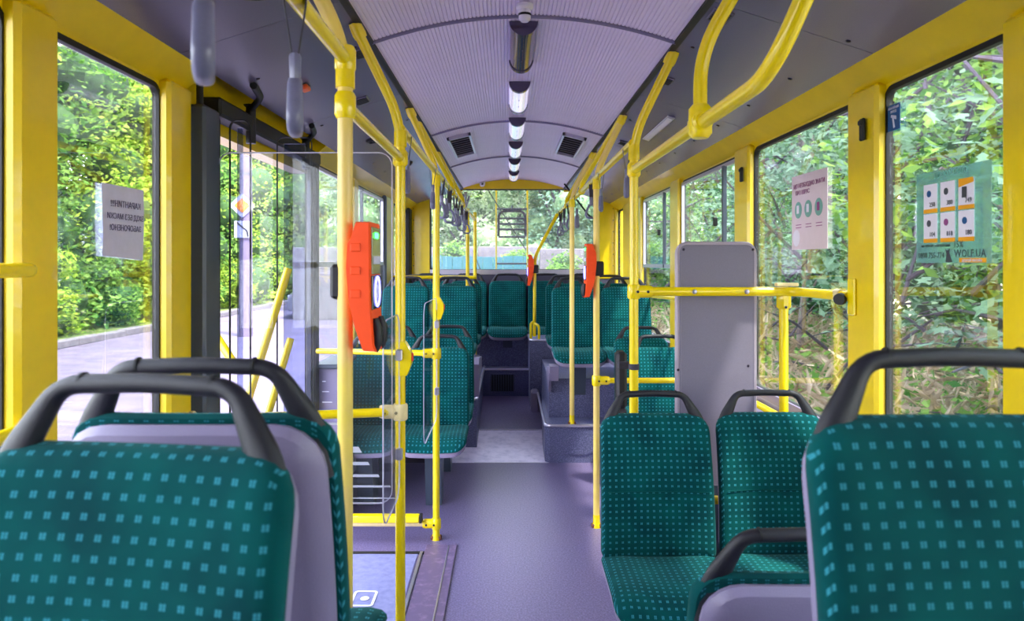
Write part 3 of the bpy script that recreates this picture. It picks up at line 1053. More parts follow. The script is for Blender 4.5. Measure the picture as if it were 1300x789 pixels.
rail('short yellow wall rail at the right window behind the panel', [(XR - .03, 4.2, 1.31), (XR - .03, 6.2, 1.25)])
rail('low yellow bar linking the pair of right seats behind', [(.55, 2.76, .62), (1.0, 2.76, .62)])
rail('yellow bracket bar on the left edge pillar at window mid height', [(XL + .04, 1.2, 1.53), (XL + .04, 1.62, 1.53), (XL - .01, 1.66, 1.53)], fil=.02)
rail('yellow bar along the left edge wall above near seat', [(XL + .04, 1.2, 1.17), (XL + .04, 1.62, 1.17), (XL - .01, 1.66, 1.17)], fil=.02)

# grey wheelchair panel
t = thing('wheelchair_backboard', 'tall grey padded board with rounded top behind yellow rail', 'panel')
c0, c1 = at(858, 307, 2.97), at(960, 307, 2.97)
W = c1.x - c0.x
H = c0.z - .60
def pm(x, z, d):
    return ((c0.x + c1.x) / 2 + x, 2.955 + d, .60 + H / 2 + z)
pillow(W, H, (.01, .045), [(.15, 0), (.02, 0), (.014, -.001), (.013, .004), (.012, .03), (.15, .03)], pm).build('board', M['panel'], t)
pillow(W, H, (.01, .05), [(.15, .006), (.014, .004), (.004, .003), (0, .01), (0, .034), (.006, .04), (.15, .04)], pm).build('edging', M['paneledge'], t, True)
for px, py in ((868, 317), (956, 317), (861, 470), (950, 465)):
    c = at(px, py, 2.955)
    MB().lathe([(.006, 0), (.004, .003)], c, (0, -1, 0), 8).build('screw', M['bolt'], t)
MB().bbox(.72, 1.0, 2.955, 2.98, .1, .62, .005).build('support', M['column'], t)
# retractor belt on the pole
t = thing('wheelchair_belt', 'black belt housing strapped to yellow pole behind seat', 'belt')
MB().bbox(.455, .50, 2.97, 3.04, .93, 1.17, .012).build('housing', M['black'], t)
MB().bbox(.445, .50, 2.98, 3.03, .80, .93, .008).build('webbing', M['strap'], t)
MB().lathe([(.0225, -.012), (.0225, .012)], (RX + .005, 2.93, 1.115), (0, 0, 1), 16).build('buckle_band', M['strap'], t, True)
MB().bbox(.46, .53, 2.95, 2.975, 1.10, 1.13, .004).build('strap', M['strap'], t)

# call buttons
for (x, y, z, lb) in ((LX, 2.6, 1.195, 'yellow stop-request button box with red button on second pole'), (-.40, 3.95, 1.29, 'yellow stop-request button box on third left pole')):
    t = thing('stop_button', lb, 'button', (x, y, z))
    MB().prism([(.0, -.062), (.026, -.062), (.042, -.02), (.042, .02), (.026, .05), (.018, .062), (0, .062)], 1, -.022, .022).build('housing', M['pole'], t)
    MB().bbox(.040, .047, -.012, .012, -.012, .02, .003).build('button', M['red'], t)

# ------------------------------------------------------------------ ticket validators
VAL0 = None
def validator(label, x, y, z, mirror=False):
    s = -1 if mirror else 1
    t = thing('ticket_validator', label, 'ticket validator', (x, y, z))
    P = [at(a, b, 1.66) - Vector((LX, 0, 1.488)) for a, b in ((449, 281), (467, 281), (468, 385), (472, 440), (475, 449), (459, 448), (447, 415), (440, 385), (436, 340), (438, 308), (443, 300))]
    poly = [(s * p.x, p.z) for p in P]
    d0, d1 = -.06, .085
    mb = MB()
    # body with chamfered front and back edges
    n = len(poly)
    cx = sum(p[0] for p in poly) / n
    cz = sum(p[1] for p in poly) / n
    rows = [(d0, .93), (d0 + .012, 1.0), (d1 - .012, 1.0), (d1, .93)]
    for d, k in rows:
        mb.v += [(cx + (a - cx) * k, d, cz + (b - cz) * (1 - (1 - k) * .3)) for a, b in poly]
    for i in range(3):
        mb.f += [(i * n + k, i * n + (k + 1) % n, (i + 1) * n + (k + 1) % n, (i + 1) * n + k) for k in range(n)]
    mb.f += [tuple(range(n)), tuple(3 * n + k for k in range(n))[::-1]]
    mb.build('body', M['orange'], t)
    fx = P[1].x
    def bx(nm, x0, x1, y0, y1, z0, z1, m, b=.002):
        return MB().bbox(*sorted((s * x0, s * x1)), y0, y1, z0, z1, b).build(nm, m, t)
    # side ribs
    for k in range(3):
        q = MB().bbox(*sorted((s * (P[1].x - .045), s * (P[1].x - .02))), d0 - .003, d0 + .002, .085 - k * .055, .105 - k * .055, .002)
        q.build('side_rib', M['orange'], t)
    bx('display', fx, fx + .004, d0 + .02, d1 - .02, .03, .145, M['olive'])
    bx('status_light', fx + .003, fx + .007, d0 + .05, d1 - .06, .118, .132, M['led'])
    bx('label_plate', fx + .003, fx + .006, d0 + .03, d1 - .03, .055, .075, M['paper'])
    bx('reader_pad', fx + .001, fx + .006, d0 + .015, d1 - .015, -.055, .028, M['screen'])
    m2 = MB()
    c = Vector((s * (fx + .0065), (d0 + d1) / 2, -.012))
    m2.tube([c + Vector((0, .030 * math.cos(a), .036 * math.sin(a))) for a in [2 * PI * k / 24 for k in range(25)]], .0028, 6)
    m2.build('reader_ring', M['blueled'], t, True)
    MB().bbox(*sorted((s * (fx + .005), s * (fx + .008))), (d0 + d1) / 2 - .008, (d0 + d1) / 2 + .008, -.03, .005, .002).build('hand_mark', M['decal'], t)
    for yy in (d0 + .03, d1 - .045):
        m3 = MB().tube([(s * (fx + .008), yy, -.075), (s * (fx + .013), yy, -.1), (s * (fx + .013), yy, -.135), (s * (fx + .008), yy, -.155)], [.008, .013, .013, .008], 10)
        m3.build('finger_guard', M['black'], t, True)
    MB().bbox(-.024 - (.012 if not mirror else 0), .024 + (.012 if mirror else 0), -.026, .026, -.03, .055, .008).build('mount', M['black'], t)
    return t


validator('large near orange ticket validator with green light and blue ring', LX, 1.735, 1.488)
validator('orange ticket validator on the pale pole right of the aisle', RX + .005, 4.13, 1.495, True)
validator('small farthest orange ticket validator on bent rear pole', .268, 7.09, 1.46, True)

# ------------------------------------------------------------------ strap handles
STRAP0 = None
def strap(label, x, y, zr, rz, group=None, L=.135):
    global STRAP0
    if STRAP0 is None:
        t = thing('strap_handle', label, 'strap handle')
        mb = MB()
        top = [(.0, -.022 + .044 * k / 8, -.002 + .024 * math.sin(PI * k / 8)) for k in range(9)]
        loop = [(0, -.004, -.14)] + [(0, -.0225, -.01)] + top + [(0, .0225, -.01), (0, .004, -.14)]
        mb.tube(loop, [(.013, .0018)] * len(loop), 8, flat=(1, 0, 0))
        mb.build('strap', M['strap'], t, True)
        MB().tube([(0, 0, -.12), (0, 0, -.125), (0, 0, -.165), (0, 0, -.185)], [(.015, .010), (.018, .013), (.017, .012), (.013, .011)], 10, flat=(1, 0, 0)).build('clip', M['grip'], t, True)
        ctl = [(0, 0, -.175), (-.022, 0, -.187), (-.050, 0, -.262), (-.03, 0, -.285), (.03, 0, -.285), (.050, 0, -.262), (.022, 0, -.187), (0, 0, -.175)]
        MB().tube(fillet(ctl, .018, 4), [(.0145, .0088)] * 50, 12, flat=(0, 1, 0)).build('grip', M['grip'], t, True)
        KIDS[t.name] = [o for o in COL.objects if o.parent == t]
        STRAP0 = r = t
    else:
        r = STRAP0.copy()
        COL.objects.link(r)
        for ch in KIDS[STRAP0.name]:
            c = ch.copy()
            COL.objects.link(c)
            c.parent = r
    r['label'] = label
    if 'group' in r.keys():
        del r['group']
    if group:
        r['group'] = group
    r.location = (x, y, zr)
    k_ = .88 if y < 2 else R.uniform(.72, .86)
    r.scale = (k_, k_, k_)
    r.rotation_euler = (0, 0, rz)
    return r


strap('near grey strap handle at top left, nearest to camera', LX, .92, ZU - .0, 1.93)
strap('second grey strap handle at top left before the first pole', LX, 1.315, ZU, 1.8)
gl = 'strap handles on the left overhead rail'
for i, (y, rz) in enumerate(((2.78, 1.75), (3.72, 1.6), (4.22, -.9), (4.55, 1.5), (4.8, .5), (5.3, 2.3), (5.62, 1.1), (6.05, .0), (6.35, 1.6), (6.75, .4))):
    strap('dark strap handle just behind the second left pole' if i == 0 else 'dark strap handle hanging in the cluster on left overhead rail', LX, y, ZU, rz, None if i == 0 else gl)
gr = 'strap handles on the right overhead rail'
for i, (y, rz, lb) in enumerate(((3.08, 1.5, 'dark strap handle against the yellow pole right of aisle'), (3.93, 1.35, 'dark strap handle just before the pale validator pole'), (4.38, .25, 'dark strap handle left of the pale pole with triangular grip face-on'),
                                 (5.3, 1.3, 'dark strap handle between the two pale poles'), (6.0, .9, None), (6.5, .2, None), (6.95, .6, None))):
    strap(lb or 'small far dark strap handle on right overhead rail', RX, y, ZU, rz, None if lb else gr)
# near right: handle on a rail above the camera
rail('overhead yellow rail above camera at top right', [(.57, -.5, EYE + .56), (.57, .86, EYE + .56)])
t = strap('large grey strap handle cut by the top right corner', .57, .80, EYE + .56, .0)

# ------------------------------------------------------------------ ceiling lamps, vents, smoke detector
LAMP0 = None
for k, y0 in enumerate((2.74, 3.66, 4.58, 5.5, 6.4, 7.25)):
    lb = ('ceiling tube lamp nearest to camera', 'second ceiling tube lamp from camera', 'third ceiling tube lamp from camera', 'fourth ceiling tube lamp from camera', 'fifth ceiling tube lamp from camera', 'last ceiling tube lamp, just before the rear window')[k] + ', clear half-round cover'
    t = thing('ceiling_lamp', lb, 'lamp', (XC, y0, EYE + .93))
    n = 14
    def half(r, y, zo=0):
        return [(r * math.cos(PI + PI * i / n), y, zo + r * math.sin(PI + PI * i / n) * 1.0) for i in range(n + 1)]
    L = .56
    def shell_(r, ya, yb):
        m = MB()
        m.v = half(r, ya) + half(r, yb)
        m.f = [(i, i + 1, n + 2 + i, n + 1 + i) for i in range(n)] + [tuple(range(n + 1)), tuple(range(2 * n + 1, n, -1))] + [(0, n, 2 * n + 1, n + 1)]
        return m
    shell_(.056, 0, .035).build('end_cap', M['lens'], t, True)
    shell_(.056, L - .03, L).build('end_cap', M['lens'], t, True)
    shell_(.052, .035, L - .03).build('cover', M['tube'] if k else M['lens'], t, True)
    for yy in (.2, .36):
        MB().box(-.002, .002, yy, yy + .01, -.055, -.051).build('clip', M['bolt'], t)
for x, lb in ((-.345, 'louvred roof vent left of the lamp row'), (.465, 'louvred roof vent right of the lamp row')):
    t = thing('roof_vent', lb, 'vent', (x, 5.35, arch(x - XC) - .004))
    t.rotation_euler = (0, math.atan(.2 * (x - XC) / .575 ** 2), 0)
    f = MB()
    for a in ((-.085, -.068, -.42, .42), (.068, .085, -.42, .42), (-.085, .085, -.42, -.40), (-.085, .085, .40, .42)):
        f.box(a[0], a[1], a[2], a[3], -.02, .004)
    f.build('frame', M['metal'], t)
    MB().box(-.068, .068, -.40, .40, -.002, .004).build('backing', M['rubber'], t)
    s0 = MB().prism([(-.03, -.016), (.03, -.004), (.03, -.001), (-.03, -.012)], 0, -.068, .068).build('louvre', M['metal'], t)
    s0.location = (0, -.35, 0)
    for k in range(1, 9):
        c = s0.copy(); COL.objects.link(c); c.location.y = -.35 + k * .0875
t = thing('smoke_detector', 'small white smoke detector ahead of the first ceiling lamp', 'detector', (XC, 2.56, EYE + .928))
MB().lathe([(.03, 0), (.032, -.012), (.026, -.02)], (0, 0, 0)).build('base', M['white'], t, True)
MB().lathe([(.022, -.02), (.022, -.05), (.014, -.062)], (0, 0, 0)).build('head', M['white'], t, True)
MB().lathe([(.0235, -.034), (.0235, -.042)], (0, 0, 0)).build('slot_ring', M['rubber'], t, True)
t = thing('dome_camera', 'small white dome near top left of rear window', 'camera', (-.29, 8.0, arch(-.35) - .01))
MB().lathe([(.03, .02), (.034, 0), (.026, -.03), (.01, -.04)], (0, 0, 0)).build('dome', M['white'], t, True)
MB().lathe([(.012, 0), (.01, .01)], (0, -.028, -.012), (0, -1, -.3), 10).build('lens', M['rubber'], t)
# gas strut at right rear
t = thing('gas_strut', 'thin black strut across upper right corner near rear window', 'strut')
MB().tube([(.60, 7.55, 2.375), (.90, 7.75, 2.03)], .010, 8).build('rod', M['rubber'], t)
MB().lathe([(.018, 0), (.018, .02)], (.90, 7.75, 2.03), (1, 0, 0), 8).build('end_joint', M['rubber'], t)

# ------------------------------------------------------------------ middle door: column, header mechanism, leaves, clear screens
dc = MB().bbox(XL - .02, XL + .075, 2.47, 2.60, 0, 2.10, .01).build('trim_%d' % tn, M['column']); dc['kind'] = 'structure'; tn += 1
dc = MB().bbox(XL - .04, XL + .03, 2.60, 2.72, 0, 2.10, .01).build('trim_%d' % tn, M['rubber']); dc['kind'] = 'structure'; tn += 1
t = thing('door_shaft', 'black vertical door shaft on top of the dark grey column', 'shaft')
MB().lathe([(.03, 0), (.012, .012), (.012, .12), (.03, .13)], (XL + .03, 2.53, 2.10)).build('shaft', M['rubber'], t, True)
t = thing('door_mechanism', 'black door gear with swing arms in the header over the door', 'mechanism')
MB().bbox(XL - .01, XL + .07, 2.62, 4.02, 2.09, 2.16, .01).build('beam', M['rubber'], t)
for y in (2.95, 3.75):
    a = MB().tube(fillet([(XL + .05, y, 2.17), (XL + .12, y - .05, 2.22), (XL + .16, y - .25, 2.22)], .04), .014, 10)
    a.build('swing_arm', M['rubber'], t, True)
    MB().lathe([(.02, -.1), (.02, .05), (.03, .06)], (XL + .06, y, 2.14)).build('pivot', M['black'], t, True)
for y, lb in ((3.08, 'round white dome lamp over the door, nearer one'), (3.62, 'round white dome lamp over the door, farther one')):
    t = thing('dome_lamp', lb, 'lamp', (XL + .10, y, 2.315))
    MB().lathe([(.075, .012), (.08, 0), (.06, -.022), (.02, -.032)], (0, 0, 0), seg=24).build('dome', M['white'], t, True)
    MB().lathe([(.088, .014), (.088, .0)], (0, 0, 0), seg=24).build('rim', M['metal'], t, True)


def leaf_door(n_, xa, xb, y):
    d = struct('door_%d' % n_)
    cx, W_ = (xa + xb) / 2, xb - xa
    ring(W_, 2.06, .03, .003, .012, 'y', (cx, y, 1.05)).build('leaf_frame', M['rubber'], d, True)
    MB().box(xa + .03, xb - .03, y - .003, y + .003, .05, 2.05).build('pane', M['doorglass'], d)
    return d


d1 = leaf_door(1, -1.045, -.965, 2.66)
d2 = leaf_door(2, -.985, -.835, 3.02)
d3 = leaf_door(3, -1.125, -1.085, 3.93)
for a, b, r_, par in (((325, 475, 2.95), (366, 341, 3.02), .017, d2), ((346, 508, 2.95), (369, 430, 3.02), .015, d2), ((275, 428, 2.9), (297, 462, 2.84), .017, d1)):
    A, B = at(*a), at(*b)
    A = A + (A - B) * .6
    MB().tube([A, B], r_, 12).build('diagonal_handle', M['pole'], par, True)

t = thing('clear_screen', 'large clear plexiglass screen beside the middle door', 'screen')
cx, cz = (-1.065 - .425) / 2, (.66 + 1.95) / 2
MB().prism([(p[0] + cx, p[1] + cz) for p in rrect(.64, 1.29, .05)], 1, 2.60, 2.605).build('sheet', M['plexi'], t)
ring(.642, 1.292, .05, .004, .007, 'y', (cx, 2.6025, cz)).build('edge', M['edge'], t, True)
d = MB()
for y, x1, th in ((484.6, 413, 1.2), (497.6, 417, 1.2), (511, 421, 1.4), (538.5, 436, 3), (554, 446, 3.6), (571.5, 455, 7.5), (589, 467, 4), (604.5, 480, 3.2), (618, 495, 2.4), (633, 501, 1.4)):
    a, b = at(409, y - th / 2, 2.598), at(x1, y + th / 2, 2.598)
    segs = [(a.x, b.x)] if y != 618 else [(a.x, at(418, 0, 2.598).x), (at(446, 0, 2.598).x, b.x)]
    for s0_, s1_ in segs:
        sk = (a.z - b.z) * .6
        MB().prism([(s0_, b.z), (s1_ + sk, b.z), (s1_, a.z), (s0_, a.z)], 1, 2.5975, 2.5995).build('decal_stripe', M['decal'], t)
c = at(431, 618, 2.598)
for rr_, off in ((.026, 0), (.018, .012)):
    MB().tube([c + Vector((off + rr_ * 1.2 * math.cos(q), 0, rr_ * math.sin(q))) for q in [PI * .35 + PI * 1.35 * k / 14 for k in range(15)]], .0032, 6).build('decal_ring', M['decal'], t, True)

for y0, y1, z0, z1, lb in ((2.24, 2.58, .70, 1.36, 'narrow clear side screen on second left pole'), (3.32, 3.93, .68, 1.35, 'narrow clear side screen on third left pole')):
    t = thing('side_screen', lb, 'screen')
    MB().prism([(p[0] + (y0 + y1) / 2, p[1] + (z0 + z1) / 2) for p in rrect(y1 - y0, z1 - z0, .07)], 0, LX - .002, LX + .003).build('sheet', M['clear'], t)
    ring(y1 - y0 + .002, z1 - z0 + .002,   .07, .003, .004, 'x', (LX, (y0 + y1) / 2, (z0 + z1) / 2)).build('edge', M['edge'], t, True)
    m = MB()
    for z in (z0 + .15, z1 - .15):
        m.bbox(LX - .012, LX + .012, y1 - .02, y1 + .02, z - .02, z + .02, .004)
    m.build('bracket', M['metal'], t)

# grey partition behind the door on the left wall
t = thing('side_partition', 'light grey partition with dark top ledge behind the door', 'partition')
MB().bbox(-1.11, -.98, 4.12, 4.15, .08, .93, .008).build('panel', M['shell'], t)
MB().bbox(-1.12, -.96, 4.08, 4.5, .93, .955, .006).build('ledge', M['column'], t)

# ------------------------------------------------------------------ posters and stickers on the glass
RL = (PI / 2, 0, PI / 2)          # text readable from inside on the left wall (facing +x)
RR = (PI / 2, 0, -PI / 2)         # facing -x
def flat(name, m, parent, x, y0, y1, z0, z1, th=.0012):
    return MB().box(x - th / 2, x + th / 2, y0, y1, z0, z1).build(name, m, parent)


xl = XL - .003
t = thing('paper_notice', 'white paper notice taped to the left window, text reversed', 'notice')
mb = MB()
ny, nz = 8, 6
for s_ in (0, .0015):
    for i in range(ny + 1):
        for j in range(nz + 1):
            fy, fz_ = i / ny, j / nz
            mb.v.append((xl + s_ + .004 * math.sin(fy * 5 + fz_ * 3) * (1 - fz_), 1.975 + .225 * fy + .004 * (1 - fz_), 1.565 + .205 * fz_ - .012 * fy * (1 - fz_)))
n1 = (ny + 1) * (nz + 1)
for s_ in (0, n1):
    for i in range(ny):
        for j in range(nz):
            a = s_ + i * (nz + 1) + j
            mb.f.append((a, a + nz + 1, a + nz + 2, a + 1))
mb.build('sheet', M['paper'], t, True)
for s, dz, sz in (('КАРАНТИН!!!', 0.035, .026), ('ВХІД БЕЗ МАСКИ', .0, .023), ('ЗАБОРОНЕНО!', -.033, .024)):
    text(s, sz, M['ink'], 'lettering', t, (xl + .0085, 2.088, 1.672 + dz), RL, mirror=True)

xr = XR + .002
t = thing('info_poster', 'pale pink information poster with round pictures on second right window', 'poster')
ya, yb = 1125 / (1050 - 645), 1125 / (1005 - 645)
flat('sheet', M['pinkpaper'], t, xr, ya, yb, 1.60, 1.92)
yc = (ya + yb) / 2
text('ЩО НЕОБХІДНО ЗНАТИ', .026, M['purpleink'], 'heading', t, (xr - .002, yc, 1.865), RR)
text('ПРО ВІРУС', .026, M['purpleink'], 'heading', t, (xr - .002, yc + .06, 1.835), RR)
for i in range(3):
    c = (xr - .001, yb - .07 - i * .1, 1.77)
    MB().lathe([(.036, 0), (.036, .001)], c, (-1, 0, 0), 20).build('round_picture', M['greenp'], t)
    MB().bbox(c[0] - .003, c[0] - .001, c[1] - .01, c[1] + .012, 1.755, 1.79, .003).build('figure', M['purpleink'] if i == 2 else M['cardw'], t)
    for j in range(2):
        flat('text_line', M['purpleink'], t, xr - .0012, c[1] - .03, c[1] + .025, 1.705 - j * .012, 1.708 - j * .012)
c = (xr - .001, yb - .05, 1.65)
MB().lathe([(.036, 0), (.036, .001)], c, (-1, 0, 0), 20).build('round_picture', M['cardw'], t)

t = thing('advert_film', 'greenish advert film with six white product cards on nearest right window', 'poster')
ya, yb = 1125 / (1258 - 645), 1125 / (1163 - 645)     # 1.835 .. 2.172
def py2z(py, Y):
    return EYE - (py - 332) * Y / 900
flat('film', M['film'], t, xr, ya, yb, 1.545, 1.815)
cw, ch = .066, .082
for i in range(3):
    for j in range(2):
        yy = yb - .072 - i * .082
        zz = 1.735 - j * .088
        k = flat('card', M['cardw'], t, xr - .001, yy - cw / 2, yy + cw / 2, zz - .030, zz + .043)
        flat('card_label', M['orangep'], k, xr - .0012, yy - cw / 2, yy + cw / 2, zz - .042, zz - .030)
        if (i, j) == (2, 0):
            MB().prism([(yy + .03, zz + .02), (yy + .03, zz + .043), (yy - .03, zz + .043), (yy - .033, zz + .03)], 0, xr - .003, xr - .0022).build('picture', M['orangep'], k)
            MB().bbox(xr - .004, xr - .003, yy - .005, yy + .015, zz - .01, zz + .02, .0004).build('picture', M['darkp'], k)
        else:
            pm_ = (M['bluep'], M['darkp'], M['purpleink'])[(i + j) % 3]
            MB().lathe([(.010, 0), (.010, .001)], (xr - .0022, yy + .005, zz + .015), (-1, 0, 0), 12).build('picture', pm_, k)
        text(('250₴', '380₴', '749₴', '104₴', '818₴', '180₴')[i + j * 3].replace('₴', ''), .019, M['darkp'], 'price', t, (xr - .003, yy - .012, zz - .024), RR)
yc = (ya + yb) / 2
text('ДРУКУЙ ФОТО', .02, M['greenp'], 'heading', t, (xr - .002, yc, 1.795), RR)
text('на перше замовлення', .013, M['darkp'], 'lettering', t, (xr - .002, yc + .07, 1.592), RR)
text('15%', .026, M['darkp'], 'lettering', t, (xr - .002, yc - .035, 1.589), RR)
text('0800 755-774', .023, M['darkp'], 'lettering', t, (xr - .002, yc + .092, 1.56), RR)
text('WOLF.UA', .030, M['darkp'], 'lettering', t, (xr - .002, ya + .085, 1.562), RR)
flat('website_bar', M['orangep'], t, xr - .001, ya + .02, ya + .13, 1.547, 1.559)
text('друкуй онлайн', .0115, M['cardw'], 'lettering', t, (xr - .0025, ya + .075, 1.5495), RR)
MB().prism([(ya + .16, 1.548), (ya + .19, 1.548), (ya + .186, 1.572), (ya + .192, 1.586), (ya + .182, 1.58), (ya + .172, 1.586), (ya + .172, 1.572)], 0, xr - .0025, xr - .0015).build('animal_mark', M['darkp'], t)

t = thing('exit_sticker', 'small blue emergency exit sticker with white hammer on window corner', 'sticker')
ya, yb = 1125 / (1142 - 645), 1125 / (1126.5 - 645)
flat('plate', M['bluep'], t, xr, ya, yb, 1.975, 2.06)
text('АВАРІЙНИЙ', .0105, M['decal'], 'lettering', t, (xr - .002, (ya + yb) / 2, 2.045), RR)
text('ВИХІД', .0105, M['decal'], 'lettering', t, (xr - .002, (ya + yb) / 2, 2.033), RR)
yc = (ya + yb) / 2
hm = MB().prism([(yc - .008, 1.985), (yc + .000, 1.982), (yc + .008, 2.018), (yc + .0, 2.02)], 0, xr - .002, xr - .001)
hm.prism([(yc - .016, 2.008), (yc + .016, 2.020), (yc + .014, 2.028), (yc - .016, 2.020)], 0, xr - .002, xr - .001)
hm.build('hammer_mark', M['decal'], t)
t = thing('window_tab', 'small blue tab at top corner of the left window', 'sticker')
flat('plate', M['bluep'], t, xl, 1.745, 1.757, 2.02, 2.09)

# ------------------------------------------------------------------ outside: ground
GZ = -.35
def ground(name, x0, x1, y0, y1, z, m, th=.2):
    return MB().box(x0, x1, y0, y1, z - th, z).build(name, m)


tag(ground('road', -9.7, 1.9, -15, 70, GZ, M['asphalt']), 'pinkish grey asphalt road beyond the left windows', 'road')['kind'] = 'structure'
tag(ground('verge', -60, -9.95, -15, 90, GZ + .1, M['grass']), 'green verge behind the kerb on the left', 'ground')['kind'] = 'structure'
tag(ground('woodland_floor', 1.9, 40, -15, 90, GZ + .05, M['dry']), 'dry grassy woodland floor outside right windows', 'ground')['kind'] = 'structure'
tag(ground('far_ground', -60, 1.9, 70, 120, GZ, M['asphalt']), 'far ground beyond the road', 'ground')['kind'] = 'structure'
kb = thing('kerb', 'pale concrete kerb between the road and the left bushes', 'kerb')
k0 = MB().bbox(-.125, .125, -.49, .49, 0, .17, .02).build('kerb_stone', M['kerb'], kb)
k0.location = (-9.8, 8.5, GZ)
for k in range(1, 40):
    c = k0.copy(); COL.objects.link(c)
    c.location = (-9.8 + R.uniform(-.02, .02), 8.5 + k, GZ + R.uniform(-.02, .01))

# ------------------------------------------------------------------ vegetation
rng = np.random.default_rng(5)
def leaves_mesh(name, pts, size, m, parent, droop=.3, aspect=.45, outward=None, label=None):
    """one joined mesh of folded leaves: stuff"""
    N = len(pts)
    a = rng.normal(size=(N, 3)); a[:, 2] = a[:, 2] * .5 - droop
    a /= np.linalg.norm(a, axis=1)[:, None]
    b = rng.normal(size=(N, 3)); b[:, 2] *= .35
    b -= a * (a * b).sum(1)[:, None]
    b /= np.linalg.norm(b, axis=1)[:, None]
    c = np.cross(a, b)
    s = size * rng.uniform(.6, 1.35, N)[:, None]
    v0 = pts
    v1 = pts + a * s * .5 + b * s * aspect * .55 + c * s * .10
    v2 = pts + a * s
    v3 = pts + a * s * .5 - b * s * aspect * .55 + c * s * .10
    V = np.stack([v0, v1, v2, v3], 1).reshape(-1, 3)
    idx = (np.arange(N) * 4)[:, None]
    F = np.concatenate([idx + [0, 1, 2], idx + [0, 2, 3]], 1).reshape(-1)
    me = bpy.data.meshes.new(name)
    me.vertices.add(N * 4)
    me.vertices.foreach_set('co', V.astype('f').ravel())
    me.loops.add(N * 6)
    me.loops.foreach_set('vertex_index', F.astype('i'))
    me.polygons.add(N * 2)
    me.polygons.foreach_set('loop_start', (np.arange(N * 2) * 3).astype('i'))
    me.polygons.foreach_set('loop_total', np.full(N * 2, 3, 'i'))
    me.update(calc_edges=True)
    me.materials.append(m)
    o = bpy.data.objects.new(name, me)
    COL.objects.link(o)
    o.parent = parent
    o['kind'] = 'stuff'
    return o


def blob_pts(c, r, n, shell=.55):
    d = rng.normal(size=(n, 3))
    d /= np.linalg.norm(d, axis=1)[:, None]
    k = shell + (1 - shell) * rng.random(n) ** .6
    k *= 1 + .18 * np.sin(d[:, 0] * 7 + c[0]) * np.cos(d[:, 2] * 6 + c[1])
    return np.array(c) + d * np.array(r) * k[:, None]


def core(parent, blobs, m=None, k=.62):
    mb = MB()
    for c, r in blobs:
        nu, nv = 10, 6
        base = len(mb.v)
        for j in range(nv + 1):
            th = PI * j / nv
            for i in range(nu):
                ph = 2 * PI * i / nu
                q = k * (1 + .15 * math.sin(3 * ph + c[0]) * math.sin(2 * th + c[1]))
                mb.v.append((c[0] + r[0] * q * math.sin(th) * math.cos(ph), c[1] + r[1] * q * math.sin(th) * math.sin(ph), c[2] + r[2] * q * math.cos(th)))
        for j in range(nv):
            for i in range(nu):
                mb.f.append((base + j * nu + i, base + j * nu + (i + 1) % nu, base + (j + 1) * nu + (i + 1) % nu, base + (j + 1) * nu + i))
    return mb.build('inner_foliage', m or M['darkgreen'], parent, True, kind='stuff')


GB_ = 'trees behind the rear window'
def tree(label, x, y, h, rad, n, m, leaf=.16, name='tree', cat='tree', trunk_m=None, low=.1, nb=9, group=None, hascore=True, tr=.14, xr_=None):
    t = thing(name, label, cat, (x, y, GZ), 0, group)
    lean = (R.uniform(-.08, .08), R.uniform(-.08, .08))
    if tr:
        tp = [(lean[0] * h * f + .08 * math.sin(f * 5 + x), lean[1] * h * f, h * .8 * f) for f in [k / 6 for k in range(7)]]
        MB().tube(tp, [tr * (1 - .75 * k / 6) for k in range(7)], 8).build('trunk', trunk_m or M['bark'], t, True)
    blobs = []
    br = MB()
    for k in range(nb):
        f = low + (1 - low) * (k + .5) / nb
        a = k * 2.4 + x
        rr = rad * (.75 if f < .85 else .4) * R.uniform(.35, 1)
        c = (rr * math.cos(a), rr * math.sin(a) , h * f * .95)
        s = rad * R.uniform(.42, .62)
        blobs.append((c, (s, s, s * .8)))
        if tr:
            br.tube([(0, 0, h * f * .6), (c[0] * .5, c[1] * .5, h * f * .8), c], [tr * .4, tr * .25, .015], 6)
    if tr:
        br.build('branches', trunk_m or M['bark'], t, True, kind='stuff')
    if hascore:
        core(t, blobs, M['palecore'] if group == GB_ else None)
    pts = np.concatenate([blob_pts(c, r, n // nb) for c, r in blobs])
    pts = pts[pts[:, 2] > .02]
    leaves_mesh('leaves', pts, leaf, m, t)
    return t


# left: sunlit bushy trees along the kerb
y = 10.0
k = 0
GLT = 'sunlit trees behind the kerb on the left'
while y < 48:
    x = -12.3 - R.uniform(0, 1.2)
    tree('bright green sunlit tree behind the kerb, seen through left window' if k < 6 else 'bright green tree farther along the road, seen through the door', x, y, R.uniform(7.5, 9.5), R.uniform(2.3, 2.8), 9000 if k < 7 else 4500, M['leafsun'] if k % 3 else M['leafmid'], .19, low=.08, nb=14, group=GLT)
    tree('low bright shrub at foot of the left trees by the kerb', -10.75 - R.uniform(0, .3), y + 1.1, R.uniform(1.5, 2.4), R.uniform(.9, 1.2), 3200 if k < 7 else 1500, M['leafmid'] if k % 2 else M['leafsun'], .13, name='shrub', cat='shrub', low=.1, nb=6, tr=0, group='shrubs along the kerb')
    y += 2.7
    k += 1
for k in range(9):
    tree('tall background tree far behind the bus on the left', -8.0 + k * 3.0 - 9, 52 + (k % 3) * 3, 11, 3.4, 3500, M['leafsun'] if k % 2 else M['leafmid'], .34, nb=12, group='far trees on the left')

